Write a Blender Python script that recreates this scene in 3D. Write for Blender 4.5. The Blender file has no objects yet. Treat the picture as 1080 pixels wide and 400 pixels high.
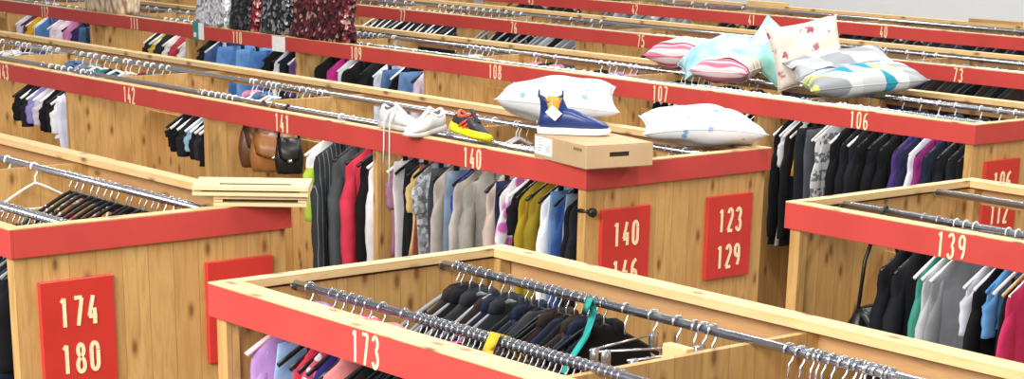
import bpy, math, random
from mathutils import Vector, Matrix

random.seed(11)
SC = bpy.context.scene
COL = SC.collection

# ------------------------------------------------------------------ camera
yaw, pitch, roll = 0.8653656, 0.3368848, 0.0196517
fwd = Vector((-math.sin(yaw) * math.cos(pitch), math.cos(yaw) * math.cos(pitch), -math.sin(pitch)))
rt = Vector((math.cos(yaw), math.sin(yaw), 0.0))
up = rt.cross(fwd)
rt2 = rt * math.cos(roll) + up * math.sin(roll)
up2 = up * math.cos(roll) - rt * math.sin(roll)
cam_data = bpy.data.cameras.new('camera')
cam = bpy.data.objects.new('camera', cam_data)
COL.objects.link(cam)
cam.matrix_world = Matrix(((rt2.x, up2.x, -fwd.x, 5.70604), (rt2.y, up2.y, -fwd.y, -2.79458),
                           (rt2.z, up2.z, -fwd.z, 2.67353), (0, 0, 0, 1)))
cam_data.sensor_width = 36.0
cam_data.lens = 2108.845 / 1080.0 * 36.0
cam_data.shift_y = 402.87 / 1080.0
cam_data.clip_end = 200
SC.camera = cam

# ------------------------------------------------------------------ world, lamps, exposure
world = bpy.data.worlds.new('hall_light')
SC.world = world
world.use_nodes = True
bg = world.node_tree.nodes['Background']
bg.inputs[0].default_value = (0.92, 0.96, 1.0, 1)
bg.inputs[1].default_value = 0.27
SC.view_settings.view_transform = 'Standard'
SC.view_settings.look = 'None'
SC.view_settings.gamma = 1.0
SC.view_settings.exposure = 0.32
SC.view_settings.use_curve_mapping = False


def area(name, loc, target, sx, sy, power, colour=(1, 1, 1)):
    l = bpy.data.lights.new(name, 'AREA')
    l.shape = 'RECTANGLE'
    l.size, l.size_y, l.energy, l.color = sx, sy, power, colour
    o = bpy.data.objects.new(name, l)
    COL.objects.link(o)
    o.location = loc
    o.rotation_euler = (Vector(target) - Vector(loc)).to_track_quat('-Z', 'Y').to_euler()
    return o


area('window_daylight', (3.0, -6.0, 5.0), (-1.0, 3.0, 1.0), 8.0, 3.0, 1000, (1.0, 0.98, 0.95))
for i_, (lx, ly) in enumerate([(1.5, 1.8), (-3.5, 3.6), (-1.0, 6.8), (-7.0, 7.0), (3.0, 6.0), (-8.0, 11.6), (-2.0, 11.6)]):  # last two are unseen fill lamps, added to brighten the back wall
    area('hall_and_wall_fill_lamp', (lx, ly, 5.6), (lx, ly, 0), 2.4, 0.5, 125, (1.0, 0.97, 0.92))

ZT = 1.60            # top of the stall rows
D = 1.0453           # depth of a row
HF = 0.0916          # height of the red boards
W = 1.40             # width of one stall
ROW = {'174': (0.0, 0.0, -1), '140': (-0.079, 2.47, -1), '106': (-0.129, 4.949, -1), '73': (-1.392, 7.335, -1),
       '40': (-3.967, 9.709, -1), '139': (0.954, 2.475, 1), '173': (1.052, 0.059, 1)}


# ------------------------------------------------------------------ helpers
def lin(h):
    h = h.lstrip('#')
    out = []
    for i in (0, 2, 4):
        c = int(h[i:i + 2], 16) / 255.0
        out.append(c / 12.92 if c <= 0.04045 else ((c + 0.055) / 1.055) ** 2.4)
    return (out[0], out[1], out[2], 1.0)


class MB:
    def __init__(self):
        self.v, self.f, self.m = [], [], []

    def add(self, vs, fs, m=0):
        o = len(self.v)
        self.v += [tuple(p) for p in vs]
        self.f += [tuple(i + o for i in q) for q in fs]
        self.m += [m] * len(fs)

    def box(self, x0, x1, y0, y1, z0, z1, m=0, front=None):
        vs = [(x0, y0, z0), (x1, y0, z0), (x1, y1, z0), (x0, y1, z0), (x0, y0, z1), (x1, y0, z1), (x1, y1, z1), (x0, y1, z1)]
        fs = [(0, 3, 2, 1), (4, 5, 6, 7), (0, 1, 5, 4), (1, 2, 6, 5), (2, 3, 7, 6), (3, 0, 4, 7)]
        self.add(vs, fs, m)

    def cbox(self, x0, x1, y0, y1, z0, z1, c=0.003, m=0):
        """box with chamfered edges"""
        xs, ys, zs = (x0, x1), (y0, y1), (z0, z1)
        vs, idx = [], {}
        for i in (0, 1):
            for j in (0, 1):
                for k in (0, 1):
                    sx, sy, sz = (1 - 2 * i), (1 - 2 * j), (1 - 2 * k)
                    p = (xs[i], ys[j], zs[k])
                    for a in range(3):
                        q = [p[0] + sx * c, p[1] + sy * c, p[2] + sz * c]
                        q[a] = p[a]
                        idx[(i, j, k, a)] = len(vs)
                        vs.append(tuple(q))
        fs = []
        for a in range(3):
            b, d = [t for t in range(3) if t != a]
            for s in (0, 1):
                loop = []
                for (u, w) in ((0, 0), (1, 0), (1, 1), (0, 1)):
                    key = [0, 0, 0]
                    key[a], key[b], key[d] = s, u, w
                    loop.append(idx[(key[0], key[1], key[2], a)])
                fs.append(tuple(loop))
            for u in (0, 1):
                for w in (0, 1):
                    k0, k1 = [0, 0, 0], [0, 0, 0]
                    k0[b] = k1[b] = u
                    k0[d] = k1[d] = w
                    k0[a], k1[a] = 0, 1
                    fs.append((idx[(*k0, b)], idx[(*k1, b)], idx[(*k1, d)], idx[(*k0, d)]))
        for i in (0, 1):
            for j in (0, 1):
                for k in (0, 1):
                    fs.append(tuple(idx[(i, j, k, a)] for a in range(3)))
        self.add(vs, fs, m)

    def loft(self, rings, m=0, caps=True):
        n = len(rings[0])
        vs = [p for r in rings for p in r]
        fs = []
        for i in range(len(rings) - 1):
            for j in range(n):
                k = (j + 1) % n
                fs.append((i * n + j, i * n + k, (i + 1) * n + k, (i + 1) * n + j))
        if caps:
            fs.append(tuple(range(n - 1, -1, -1)))
            fs.append(tuple((len(rings) - 1) * n + j for j in range(n)))
        self.add(vs, fs, m)

    def tube(self, pts, r, n=8, m=0, flat=1.0):
        pts = [Vector(p) for p in pts]
        rings = []
        prev = None
        for i, p in enumerate(pts):
            t = (pts[min(i + 1, len(pts) - 1)] - pts[max(i - 1, 0)]).normalized()
            if prev is None:
                a = Vector((1, 0, 0)) if abs(t.x) < 0.9 else Vector((0, 1, 0))
                u = (a - t * a.dot(t)).normalized()
            else:
                u = (prev - t * prev.dot(t)).normalized()
            prev = u
            w = t.cross(u)
            rr = r[i] if isinstance(r, (list, tuple)) else r
            rings.append([p + u * (math.cos(2 * math.pi * k / n) * rr * flat) + w * (math.sin(2 * math.pi * k / n) * rr) for k in range(n)])
        self.loft(rings, m)

    def strip(self, pts, width, mapper, thick=0.0015, m=0):
        """flat ribbon along 2D polyline pts, mapped to 3D with mapper(x, y, h)"""
        n = len(pts)
        L, Rr = [], []
        for i in range(n):
            a, b = pts[max(i - 1, 0)], pts[min(i + 1, n - 1)]
            dx, dy = b[0] - a[0], b[1] - a[1]
            l = math.hypot(dx, dy) or 1.0
            nx, ny = -dy / l * width / 2, dx / l * width / 2
            L.append((pts[i][0] + nx, pts[i][1] + ny))
            Rr.append((pts[i][0] - nx, pts[i][1] - ny))
        vs = [mapper(x, y, thick) for x, y in L] + [mapper(x, y, thick) for x, y in Rr] + \
             [mapper(x, y, 0) for x, y in L] + [mapper(x, y, 0) for x, y in Rr]
        fs = []
        for i in range(n - 1):
            fs.append((i, i + 1, n + i + 1, n + i))
            fs.append((2 * n + i, 2 * n + i + 1, i + 1, i))
            fs.append((n + i, n + i + 1, 3 * n + i + 1, 3 * n + i))
        fs.append((0, n, 3 * n, 2 * n))
        fs.append((n - 1, 2 * n - 1, 4 * n - 1, 3 * n - 1))
        self.add(vs, fs, m)

    def mesh(self, name, smooth=False):
        me = bpy.data.meshes.new(name)
        me.from_pydata(self.v, [], self.f)
        me.update()
        if any(self.m):
            me.polygons.foreach_set('material_index', self.m)
        if smooth:
            me.polygons.foreach_set('use_smooth', [True] * len(me.polygons))
        import bmesh
        b = bmesh.new()
        b.from_mesh(me)
        bmesh.ops.recalc_face_normals(b, faces=b.faces)
        b.to_mesh(me)
        b.free()
        return me

    def build(self, name, mats, parent=None, smooth=False, loc=None):
        me = self.mesh(name, smooth)
        if not isinstance(mats, (list, tuple)):
            mats = [mats]
        for mm in mats:
            me.materials.append(mm)
        return link(name, me, parent, loc)


def link(name, me, parent=None, loc=None, mat=None):
    o = bpy.data.objects.new(name, me)
    COL.objects.link(o)
    if parent:
        o.parent = parent
    if loc is not None:
        o.location = loc
    if mat is not None:
        for i, mm in enumerate(mat if isinstance(mat, (list, tuple)) else [mat]):
            o.material_slots[i].link = 'OBJECT'
            o.material_slots[i].material = mm
    return o


def thing(name, label, cat, loc=(0, 0, 0), rz=0.0, group=None):
    o = bpy.data.objects.new(name, None)
    COL.objects.link(o)
    o.empty_display_size = 0.05
    o.location = loc
    o.rotation_euler = (0, 0, rz)
    o['label'], o['category'] = label, cat
    if group:
        o['group'] = group
    return o


def tag(o, label, cat, group=None):
    o['label'], o['category'] = label, cat
    if group:
        o['group'] = group
    return o


# ------------------------------------------------------------------ materials
def new_mat(name):
    m = bpy.data.materials.new(name)
    m.use_nodes = True
    nt = m.node_tree
    return m, nt, nt.nodes['Principled BSDF']


def N(nt, kind, **kw):
    n = nt.nodes.new(kind)
    for k, v in kw.items():
        setattr(n, k, v)
    return n


def ramp(nt, stops, interp='LINEAR'):
    n = nt.nodes.new('ShaderNodeValToRGB')
    n.color_ramp.interpolation = interp
    e = n.color_ramp.elements
    while len(e) < len(stops):
        e.new(0.5)
    for i, (p, c) in enumerate(stops):
        e[i].position = p
        e[i].color = c
    return n


def mix(nt, fac, a, b, mode='MIX'):
    n = nt.nodes.new('ShaderNodeMixRGB')
    n.blend_type = mode
    for s, v in ((0, fac), (1, a), (2, b)):
        if isinstance(v, bpy.types.NodeSocket):
            nt.links.new(v, n.inputs[s])
        else:
            n.inputs[s].default_value = v
    return n.outputs[0]


def math_n(nt, op, a, b=None):
    n = nt.nodes.new('ShaderNodeMath')
    n.operation = op
    for s, v in ((0, a), (1, b)):
        if v is None:
            continue
        if isinstance(v, bpy.types.NodeSocket):
            nt.links.new(v, n.inputs[s])
        else:
            n.inputs[s].default_value = v
    return n.outputs[0]


def plain(name, hexc, rough=0.5, metal=0.0, var=0.06, scale=30.0):
    m, nt, p = new_mat(name)
    tc = N(nt, 'ShaderNodeTexCoord')
    no = N(nt, 'ShaderNodeTexNoise')
    no.inputs['Scale'].default_value = scale
    nt.links.new(tc.outputs['Object'], no.inputs['Vector'])
    c = lin(hexc)
    a = tuple(x * (1 - var) for x in c[:3]) + (1,)
    b = tuple(min(1, x * (1 + var)) for x in c[:3]) + (1,)
    r = ramp(nt, [(0.3, a), (0.7, b)])
    nt.links.new(no.outputs['Fac'], r.inputs[0])
    nt.links.new(r.outputs[0], p.inputs['Base Color'])
    p.inputs['Roughness'].default_value = rough
    p.inputs['Metallic'].default_value = metal
    return m


def pine(name, light, mid, dark, grain='Z', plank=0.095, seams=True, rough=0.5):
    """knotty pine boards; grain runs along the named axis"""
    m, nt, p = new_mat(name)
    tc = N(nt, 'ShaderNodeTexCoord')
    sep = N(nt, 'ShaderNodeSeparateXYZ')
    nt.links.new(tc.outputs['Object'], sep.inputs[0])
    ax = {'X': 0, 'Y': 1, 'Z': 2}[grain]
    others = [sep.outputs[i] for i in range(3) if i != ax]
    cross = math_n(nt, 'ADD', others[0], others[1])
    idx = math_n(nt, 'FLOOR', math_n(nt, 'DIVIDE', cross, plank))
    # stretched coordinates, shifted per plank
    comb = N(nt, 'ShaderNodeCombineXYZ')
    nt.links.new(math_n(nt, 'MULTIPLY', cross, 9.0), comb.inputs[0])
    nt.links.new(math_n(nt, 'ADD', math_n(nt, 'MULTIPLY', sep.outputs[ax], 1.1), math_n(nt, 'MULTIPLY', idx, 3.7)), comb.inputs[1])
    nt.links.new(idx, comb.inputs[2])
    no = N(nt, 'ShaderNodeTexNoise')
    no.inputs['Scale'].default_value = 4.0
    no.inputs['Detail'].default_value = 5.0
    no.inputs['Distortion'].default_value = 0.6
    nt.links.new(comb.outputs[0], no.inputs['Vector'])
    r = ramp(nt, [(0.3, lin(mid)), (0.55, lin(light)), (0.72, lin(mid)), (0.85, lin(dark))])
    nt.links.new(no.outputs['Fac'], r.inputs[0])
    # tone of each plank
    wn = N(nt, 'ShaderNodeTexWhiteNoise', noise_dimensions='1D')
    nt.links.new(idx, wn.inputs['W'])
    col = mix(nt, math_n(nt, 'MULTIPLY', wn.outputs['Value'], 0.5), r.outputs[0], lin(mid))
    # knots
    comb2 = N(nt, 'ShaderNodeCombineXYZ')
    nt.links.new(math_n(nt, 'MULTIPLY', cross, 10.5), comb2.inputs[0])
    nt.links.new(math_n(nt, 'ADD', math_n(nt, 'MULTIPLY', sep.outputs[ax], 4.6), math_n(nt, 'MULTIPLY', idx, 1.31)), comb2.inputs[1])
    vo = N(nt, 'ShaderNodeTexVoronoi', voronoi_dimensions='2D')
    vo.inputs['Scale'].default_value = 1.0
    nt.links.new(comb2.outputs[0], vo.inputs['Vector'])
    k = ramp(nt, [(0.05, (1, 1, 1, 1)), (0.12, (0.35, 0.35, 0.35, 1)), (0.2, (0, 0, 0, 1))])
    nt.links.new(vo.outputs['Distance'], k.inputs[0])
    gate = math_n(nt, 'GREATER_THAN', N_sep(nt, vo.outputs['Color']), 0.3)
    col = mix(nt, math_n(nt, 'MULTIPLY', math_n(nt, 'MULTIPLY', k.outputs[0], gate), 0.8), col, lin('6b3d18'))
    if seams:
        fr = math_n(nt, 'FRACT', math_n(nt, 'DIVIDE', cross, plank))
        seam = math_n(nt, 'LESS_THAN', fr, 0.03)
        col = mix(nt, math_n(nt, 'MULTIPLY', seam, 0.45), col, lin('7a4e22'))
    nt.links.new(col, p.inputs['Base Color'])
    p.inputs['Roughness'].default_value = rough
    return m


def N_sep(nt, sock):
    s = nt.nodes.new('ShaderNodeSeparateColor')
    nt.links.new(sock, s.inputs[0])
    return s.outputs[0]


PINE_V = pine('pine_boards_upright', 'cfa668', 'b5894f', '8a6236', 'Z')
PINE_X = pine('pine_rail', 'e3c390', 'd6b078', 'b98c54', 'X', 0.3, False)
PINE_Y = pine('pine_rail_crosswise', 'e3c390', 'd6b078', 'b98c54', 'Y', 0.3, False)
PINE_BACK = pine('pine_board_back', 'c39a68', 'b0855a', '8a6040', 'X', 0.3, False)
RED = plain('red_paint', 'c4453f', 0.45, 0, 0.07, 3.0)
RED_SIGN = plain('red_sign_paint', 'c5352c', 0.4, 0, 0.05, 4.0)
CREAM = plain('cream_number_paint', 'f6e2b8', 0.6)
STEEL = plain('chromed_tube', 'c9cbd2', 0.22, 0.95, 0.03)
DARKSTEEL = plain('dark_bracket', '2a2a2c', 0.5, 0.3)
WHITE_P = plain('white_plastic', 'f2f2ef', 0.35)
BLACK_P = plain('black_plastic', '141416', 0.4)
GREY_P = plain('grey_plastic', '8d9094', 0.4)
PINK_P = plain('pink_plastic', 'efc3c6', 0.35)
BLUE_P = plain('blue_plastic', '3d86c8', 0.35)
WOOD_P = plain('hanger_wood', 'dcb878', 0.45)
WIRE = plain('hook_wire', 'd4d6da', 0.25, 0.9)
HANGER = {'white': WHITE_P, 'black': BLACK_P, 'grey': GREY_P, 'pink': PINK_P, 'blue': BLUE_P, 'wood': WOOD_P, 'metal': WIRE}

_fab = {}


def fabric(hexc, pattern=None):
    key = (hexc, pattern)
    if key in _fab:
        return _fab[key]
    m, nt, p = new_mat('fabric_' + (pattern or 'plain'))
    tc = N(nt, 'ShaderNodeTexCoord')
    obj = tc.outputs['Object']
    c = lin(hexc)
    no = N(nt, 'ShaderNodeTexNoise')
    no.inputs['Scale'].default_value = 14.0
    no.inputs['Detail'].default_value = 4.0
    nt.links.new(obj, no.inputs['Vector'])
    r = ramp(nt, [(0.3, tuple(x * 0.86 for x in c[:3]) + (1,)), (0.7, tuple(min(1, x * 1.1 + 0.002) for x in c[:3]) + (1,))])
    nt.links.new(no.outputs['Fac'], r.inputs[0])
    col = r.outputs[0]
    sep = N(nt, 'ShaderNodeSeparateXYZ')
    nt.links.new(obj, sep.inputs[0])
    if pattern == 'denim':
        n2 = N(nt, 'ShaderNodeTexNoise')
        n2.inputs['Scale'].default_value = 6.0
        nt.links.new(obj, n2.inputs['Vector'])
        r2 = ramp(nt, [(0.45, (0, 0, 0, 1)), (0.7, (0.55, 0.55, 0.55, 1))])
        nt.links.new(n2.outputs['Fac'], r2.inputs[0])
        col = mix(nt, r2.outputs[0], col, tuple(min(1, x * 1.5 + 0.1) for x in c[:3]) + (1,))
    elif pattern == 'pinstripe':
        fr = math_n(nt, 'FRACT', math_n(nt, 'MULTIPLY', sep.outputs[1], 45.0))
        col = mix(nt, math_n(nt, 'MULTIPLY', math_n(nt, 'LESS_THAN', fr, 0.14), 0.35), col, (0.5, 0.5, 0.52, 1))
    elif pattern == 'floral':
        vo = N(nt, 'ShaderNodeTexVoronoi')
        vo.inputs['Scale'].default_value = 15.0
        nt.links.new(obj, vo.inputs['Vector'])
        r2 = ramp(nt, [(0.38, (0, 0, 0, 1)), (0.5, (1, 1, 1, 1))])
        nt.links.new(vo.outputs['Distance'], r2.inputs[0])
        col = mix(nt, r2.outputs[0], col, (0.85, 0.82, 0.86, 1))
    elif pattern == 'dots':
        vo = N(nt, 'ShaderNodeTexVoronoi')
        vo.inputs['Scale'].default_value = 30.0
        nt.links.new(obj, vo.inputs['Vector'])
        col = mix(nt, math_n(nt, 'LESS_THAN', vo.outputs['Distance'], 0.35), col, (0.9, 0.85, 0.86, 1))
    elif pattern == 'print':
        fr = math_n(nt, 'FRACT', math_n(nt, 'MULTIPLY', sep.outputs[2], 11.0))
        n2 = N(nt, 'ShaderNodeTexNoise')
        n2.inputs['Scale'].default_value = 40.0
        nt.links.new(obj, n2.inputs['Vector'])
        a = math_n(nt, 'MULTIPLY', math_n(nt, 'GREATER_THAN', n2.outputs['Fac'], 0.5), math_n(nt, 'LESS_THAN', fr, 0.6))
        col = mix(nt, math_n(nt, 'MULTIPLY', a, 0.8), col, (0.06, 0.065, 0.075, 1))
    elif pattern == 'lime':
        fr = math_n(nt, 'GREATER_THAN', sep.outputs[2], -0.22)
        col = mix(nt, fr, col, (0.8, 0.82, 0.8, 1))
    elif pattern == 'sequin':
        vo = N(nt, 'ShaderNodeTexVoronoi')
        vo.inputs['Scale'].default_value = 55.0
        nt.links.new(obj, vo.inputs['Vector'])
        s = N_sep(nt, vo.outputs['Color'])
        r2 = ramp(nt, [(0.0, tuple(x * 0.35 for x in c[:3]) + (1,)), (0.6, c), (0.95, tuple(min(1, x * 1.3 + 0.12) for x in c[:3]) + (1,))])
        nt.links.new(s, r2.inputs[0])
        col = r2.outputs[0]
    nt.links.new(col, p.inputs['Base Color'])
    p.inputs['Roughness'].default_value = 0.85
    p.inputs['Specular IOR Level'].default_value = 0.2
    b = N(nt, 'ShaderNodeBump')
    b.inputs['Strength'].default_value = 0.25
    b.inputs['Distance'].default_value = 0.01
    n3 = N(nt, 'ShaderNodeTexNoise')
    n3.inputs['Scale'].default_value = 22.0
    nt.links.new(obj, n3.inputs['Vector'])
    nt.links.new(n3.outputs['Fac'], b.inputs['Height'])
    nt.links.new(b.outputs[0], p.inputs['Normal'])
    _fab[key] = m
    return m

# ------------------------------------------------------------------ hall: floor and wall
fl = MB()
fl.box(-24, 12, -9, 13.2, -0.05, 0)
o = fl.build('floor', plain('floor_vinyl', '8b8780', 0.5, 0, 0.05, 6))
o['kind'] = 'structure'
wl = MB()
wl.box(-24, 12, 13.0, 13.2, 0.0, 4.6)
o = wl.build('wall_back', plain('wall_paint', 'd9dcdf', 0.8, 0, 0.02, 2))
o['kind'] = 'structure'


# ------------------------------------------------------------------ painted numbers
def arc(cx, cy, rx, ry, a0, a1, n=14):
    return [(cx + rx * math.cos(math.radians(a0 + (a1 - a0) * i / n)), cy + ry * math.sin(math.radians(a0 + (a1 - a0) * i / n))) for i in range(n + 1)]


GLYPH = {
    '0': [arc(.27, .72, .2, .24, 0, 180) + arc(.27, .28, .2, .24, 180, 352)[0:] + [(.47, .70)]],
    '1': [[(.10, .84), (.27, .97)], [(.27, .98), (.27, .02)]],
    '2': [arc(.27, .74, .2, .24, 165, -25) + [(.08, .06)], [(.05, .04), (.49, .04)]],
    '3': [arc(.25, .76, .19, .21, 160, -80), arc(.25, .27, .21, .25, 85, -160)],
    '4': [[(.32, .98), (.06, .30)], [(.04, .28), (.50, .28)], [(.38, .55), (.38, .02)]],
    '5': [[(.46, .96), (.12, .96)], [(.12, .97), (.10, .55)], arc(.26, .32, .21, .29, 115, -150)],
    '6': [arc(.27, .27, .2, .25, -10, 350), [(.42, .96)] + arc(.34, .45, .27, .45, 120, 190)],
    '7': [[(.05, .96), (.49, .96)], [(.48, .94), (.22, .02)]],
    '8': [arc(.27, .76, .17, .2, -80, 255), arc(.27, .26, .21, .24, 100, 435)],
    '9': [arc(.27, .72, .2, .25, 0, 360), [(.47, .72)] + arc(.2, .5, .27, .46, 10, -65)],
}


def number(text, parent, name, mapper, height, adv, stroke):
    """mapper(x, y, h): x from the centre of the number, y from its middle"""
    mb = MB()
    x0 = -adv * len(text) / 2
    lay = 0
    for ch in text:
        for st in GLYPH[ch]:
            lay += 1
            mb.strip([(x0 + (px - 0.27) * height * 0.62 + adv / 2, (py - 0.5) * height) for px, py in st], stroke, mapper, 0.001 + 0.00025 * lay)
        x0 += adv
    return mb.build(name, CREAM, parent)


# ------------------------------------------------------------------ stall rows
def stall_row(key, label, n, numbers, signs=(), first=0):
    X0, Y0, s = ROW[key]
    root = thing('stall_row', label, 'stall', (X0, Y0, 0))
    a, b = (-n * W, -first * W) if s < 0 else (first * W, n * W)
    zt = ZT
    fw = 0.085 if key == '173' else 0.05     # width of the front rail
    # front board, painted red outside and bare inside
    mb = MB()
    mb.cbox(a, b, 0.0, 0.014, zt - HF, zt - 0.003, 0.0015)
    ff = mb.build('front_board', RED, root)
    for k, num in numbers:
        xc = s * (k + 0.5) * W + (0.03 if s > 0 else 0)
        number(num, ff, 'stall_number', lambda x, y, h, xc=xc: (xc + x, -0.0006 - h, zt - HF / 2 - 0.002 + y), 0.082, 0.043, 0.0084)
    mb = MB()
    mb.cbox(a, b, 0.0005, fw, zt - 0.0025, zt + 0.0025, 0.001)
    mb.cbox(a + (0.0145 if s > 0 else 0), b - (0.0145 if s < 0 else 0), 0.0145, fw, zt - 0.022, zt - 0.0026, 0.001)
    mb.build('front_rail', PINE_X, root)
    mb = MB()
    mb.box(a, b, D - 0.014, D, zt - HF, zt - 0.003, 0)
    fb = mb.build('back_board', [PINE_BACK, RED], root)
    for p in fb.data.polygons:
        if p.normal.y > 0.9 or p.normal.x > 0.9:
            p.material_index = 1
    mb = MB()
    mb.cbox(a + (0.0145 if s > 0 else 0), b - (0.0145 if s < 0 else 0), D - 0.07, D - 0.0145, zt - 0.024, zt - 0.0026, 0.001)
    mb.cbox(a, b, D - 0.07, D - 0.0005, zt - 0.0025, zt + 0.0025, 0.001)
    mb.build('back_rail', PINE_X, root)
    # ends of the row
    ends = []
    if first == 0:
        ends.append((0.0, -s))
    for xe, q in ends:          # q = outward direction
        mb = MB()
        mb.cbox(min(xe, xe - q * 0.014), max(xe, xe - q * 0.014), 0.0145, D - 0.0145, zt - HF, zt - 0.003, 0.0012)
        mb.build('end_board', RED, root)
        mb = MB()
        mb.cbox(min(xe - q * 0.0005, xe - q * 0.045), max(xe - q * 0.0005, xe - q * 0.045), fw + 0.0005, D - 0.0705, zt - 0.0025, zt + 0.0025, 0.001)
        mb.cbox(min(xe - q * 0.0145, xe - q * 0.045), max(xe - q * 0.0145, xe - q * 0.045), fw + 0.0005, D - 0.0705, zt - 0.022, zt - 0.0026, 0.001)
        mb.build('end_rail', PINE_Y, root)
        mb = MB()
        mb.box(min(xe - q * 0.016, xe - q * 0.034), max(xe - q * 0.016, xe - q * 0.034), 0.03, D - 0.03, 0.0, zt - 0.03)
        ep = mb.build('end_panel', PINE_V, root)
        for yc, nums in signs:
            mb = MB()
            mb.cbox(min(xe - q * 0.016, xe + q * 0.002), max(xe - q * 0.016, xe + q * 0.002), yc - 0.131, yc + 0.131, 1.080, 1.424, 0.002)
            sg = mb.build('number_sign', RED_SIGN, root)
            for t, zc in zip(nums, (1.320, 1.168)):
                number(t, sg, 'sign_number', lambda x, y, h, zc=zc, yc=yc: (xe + q * (0.0026 + h), yc + x, zc + y), 0.096, 0.050, 0.0125)
        for yp in (0.016, D - 0.06):
            mb = MB()
            mb.cbox(min(xe - q * 0.0155, xe - q * 0.062), max(xe - q * 0.0155, xe - q * 0.062), yp, yp + 0.044, 0.0, zt - 0.03, 0.002)
            mb.build('corner_post', PINE_V, root)
    # partitions between the stalls and the middle wall
    k0 = first if first else 1
    for k in range(max(k0, 1), n + 1):
        if first < 0:
            pass
        x = s * k * W if (key, k) != ('173', 1) else 1.285
        mb = MB()
        mb.box(x - 0.011, x + 0.011, 0.014, D - 0.014, 0.0, zt - 0.031)
        mb.build('partition', PINE_V, root)
        mb = MB()
        mb.cbox(x - 0.015, x + 0.015, 0.0155, 0.042, 0.0, zt - 0.0935, 0.002)
        mb.build('partition_post', PINE_V, root)
    for k in range(first, 0) if first < 0 else ():
        x = s * k * W
        mb = MB()
        mb.box(x - 0.011, x + 0.011, 0.014, D - 0.014, 0.0, zt - 0.031)
        mb.build('partition', PINE_V, root)
    mb = MB()
    mb.box(a + 0.02, b - 0.04 * (first == 0), D / 2 - 0.008, D / 2 + 0.008, 0.0, zt - 0.22)
    mb.build('middle_wall', PINE_V, root)
    # hanging rods
    for yr in (0.26, D - 0.26):
        mb = MB()
        e = 0.05
        mb.tube([(a + 0.01, yr, 1.575), (b - (0.04 if first == 0 and s < 0 else 0.0), yr, 1.575)] if s < 0 else
                [(a + (0.04 if first == 0 else 0), yr, 1.575), (b, yr, 1.575)], 0.0125, 14)
        mb.build('hanging_rod', STEEL, root, True)
        if first == 0:
            mb = MB()
            xb = -q * 0.036
            mb.tube([(xb, yr, 1.575), (xb - q * 0.005, yr, 1.575)], 0.0175, 14)
            mb.build('rod_bracket', STEEL, root, True)
    return root


R174 = stall_row('174', 'double-sided pine stall row at left front, red boards, its end sign reading 174 and 180', 4, [],
                 [(0.222, ('174', '180')), (0.835, ())])
R140 = stall_row('140', 'pine stall row with red boards numbered 143, 142, 141 and 140, shoebox on its corner', 7,
                 [(0, '140'), (1, '141'), (2, '142'), (3, '143'), (4, '144')], [(0.222, ('140', '146')), (0.815, ('123', '129'))])
R106 = stall_row('106', 'long pine stall row with red boards numbered 112 to 106, pile of cushions on it', 10,
                 [(0, '106'), (1, '107'), (2, '108'), (3, '109'), (4, '110'), (5, '111'), (6, '112'), (7, '113')], [(0.24, ('106', '112'))])
R73 = stall_row('73', 'stall row behind the cushions, red boards numbered 77, 76, 75 and 73', 9,
                [(0, '73'), (1, '74'), (2, '75'), (3, '76'), (4, '77'), (5, '78')], first=-3)
R40 = stall_row('40', 'farthest stall row before the pale wall, numbered 43, 42, 41 and 40', 7,
                [(0, '40'), (1, '41'), (2, '42'), (3, '43')], first=-4)
R139 = stall_row('139', 'stall row at right edge, red front board numbered 139, nearly empty rods', 4, [(0, '139')])
R173 = stall_row('173', 'nearest stall row, light red front board numbered 173, wide pine rails', 4, [(0, '173')])
m_ = MB()                    # black latch on the end corner under number 140
m_.tube([(-0.003, 0.035, 1.42), (0.012, 0.035, 1.42)], 0.018, 12)
m_.tube([(-0.05, 0.005, 1.425), (0.004, 0.035, 1.42)], 0.008, 8)
m_.build('latch', BLACK_P, R140, True)
m_ = MB()
m_.cbox(1.19, 1.273, 0.57, 0.60, 1.0, 1.578, 0.002)
m_.build('partition_brace', PINE_X, R173)


# ------------------------------------------------------------------ clothes on hangers
_mesh = {}


def sgp(v, p):
    return math.copysign(abs(v) ** p, v)


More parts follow.
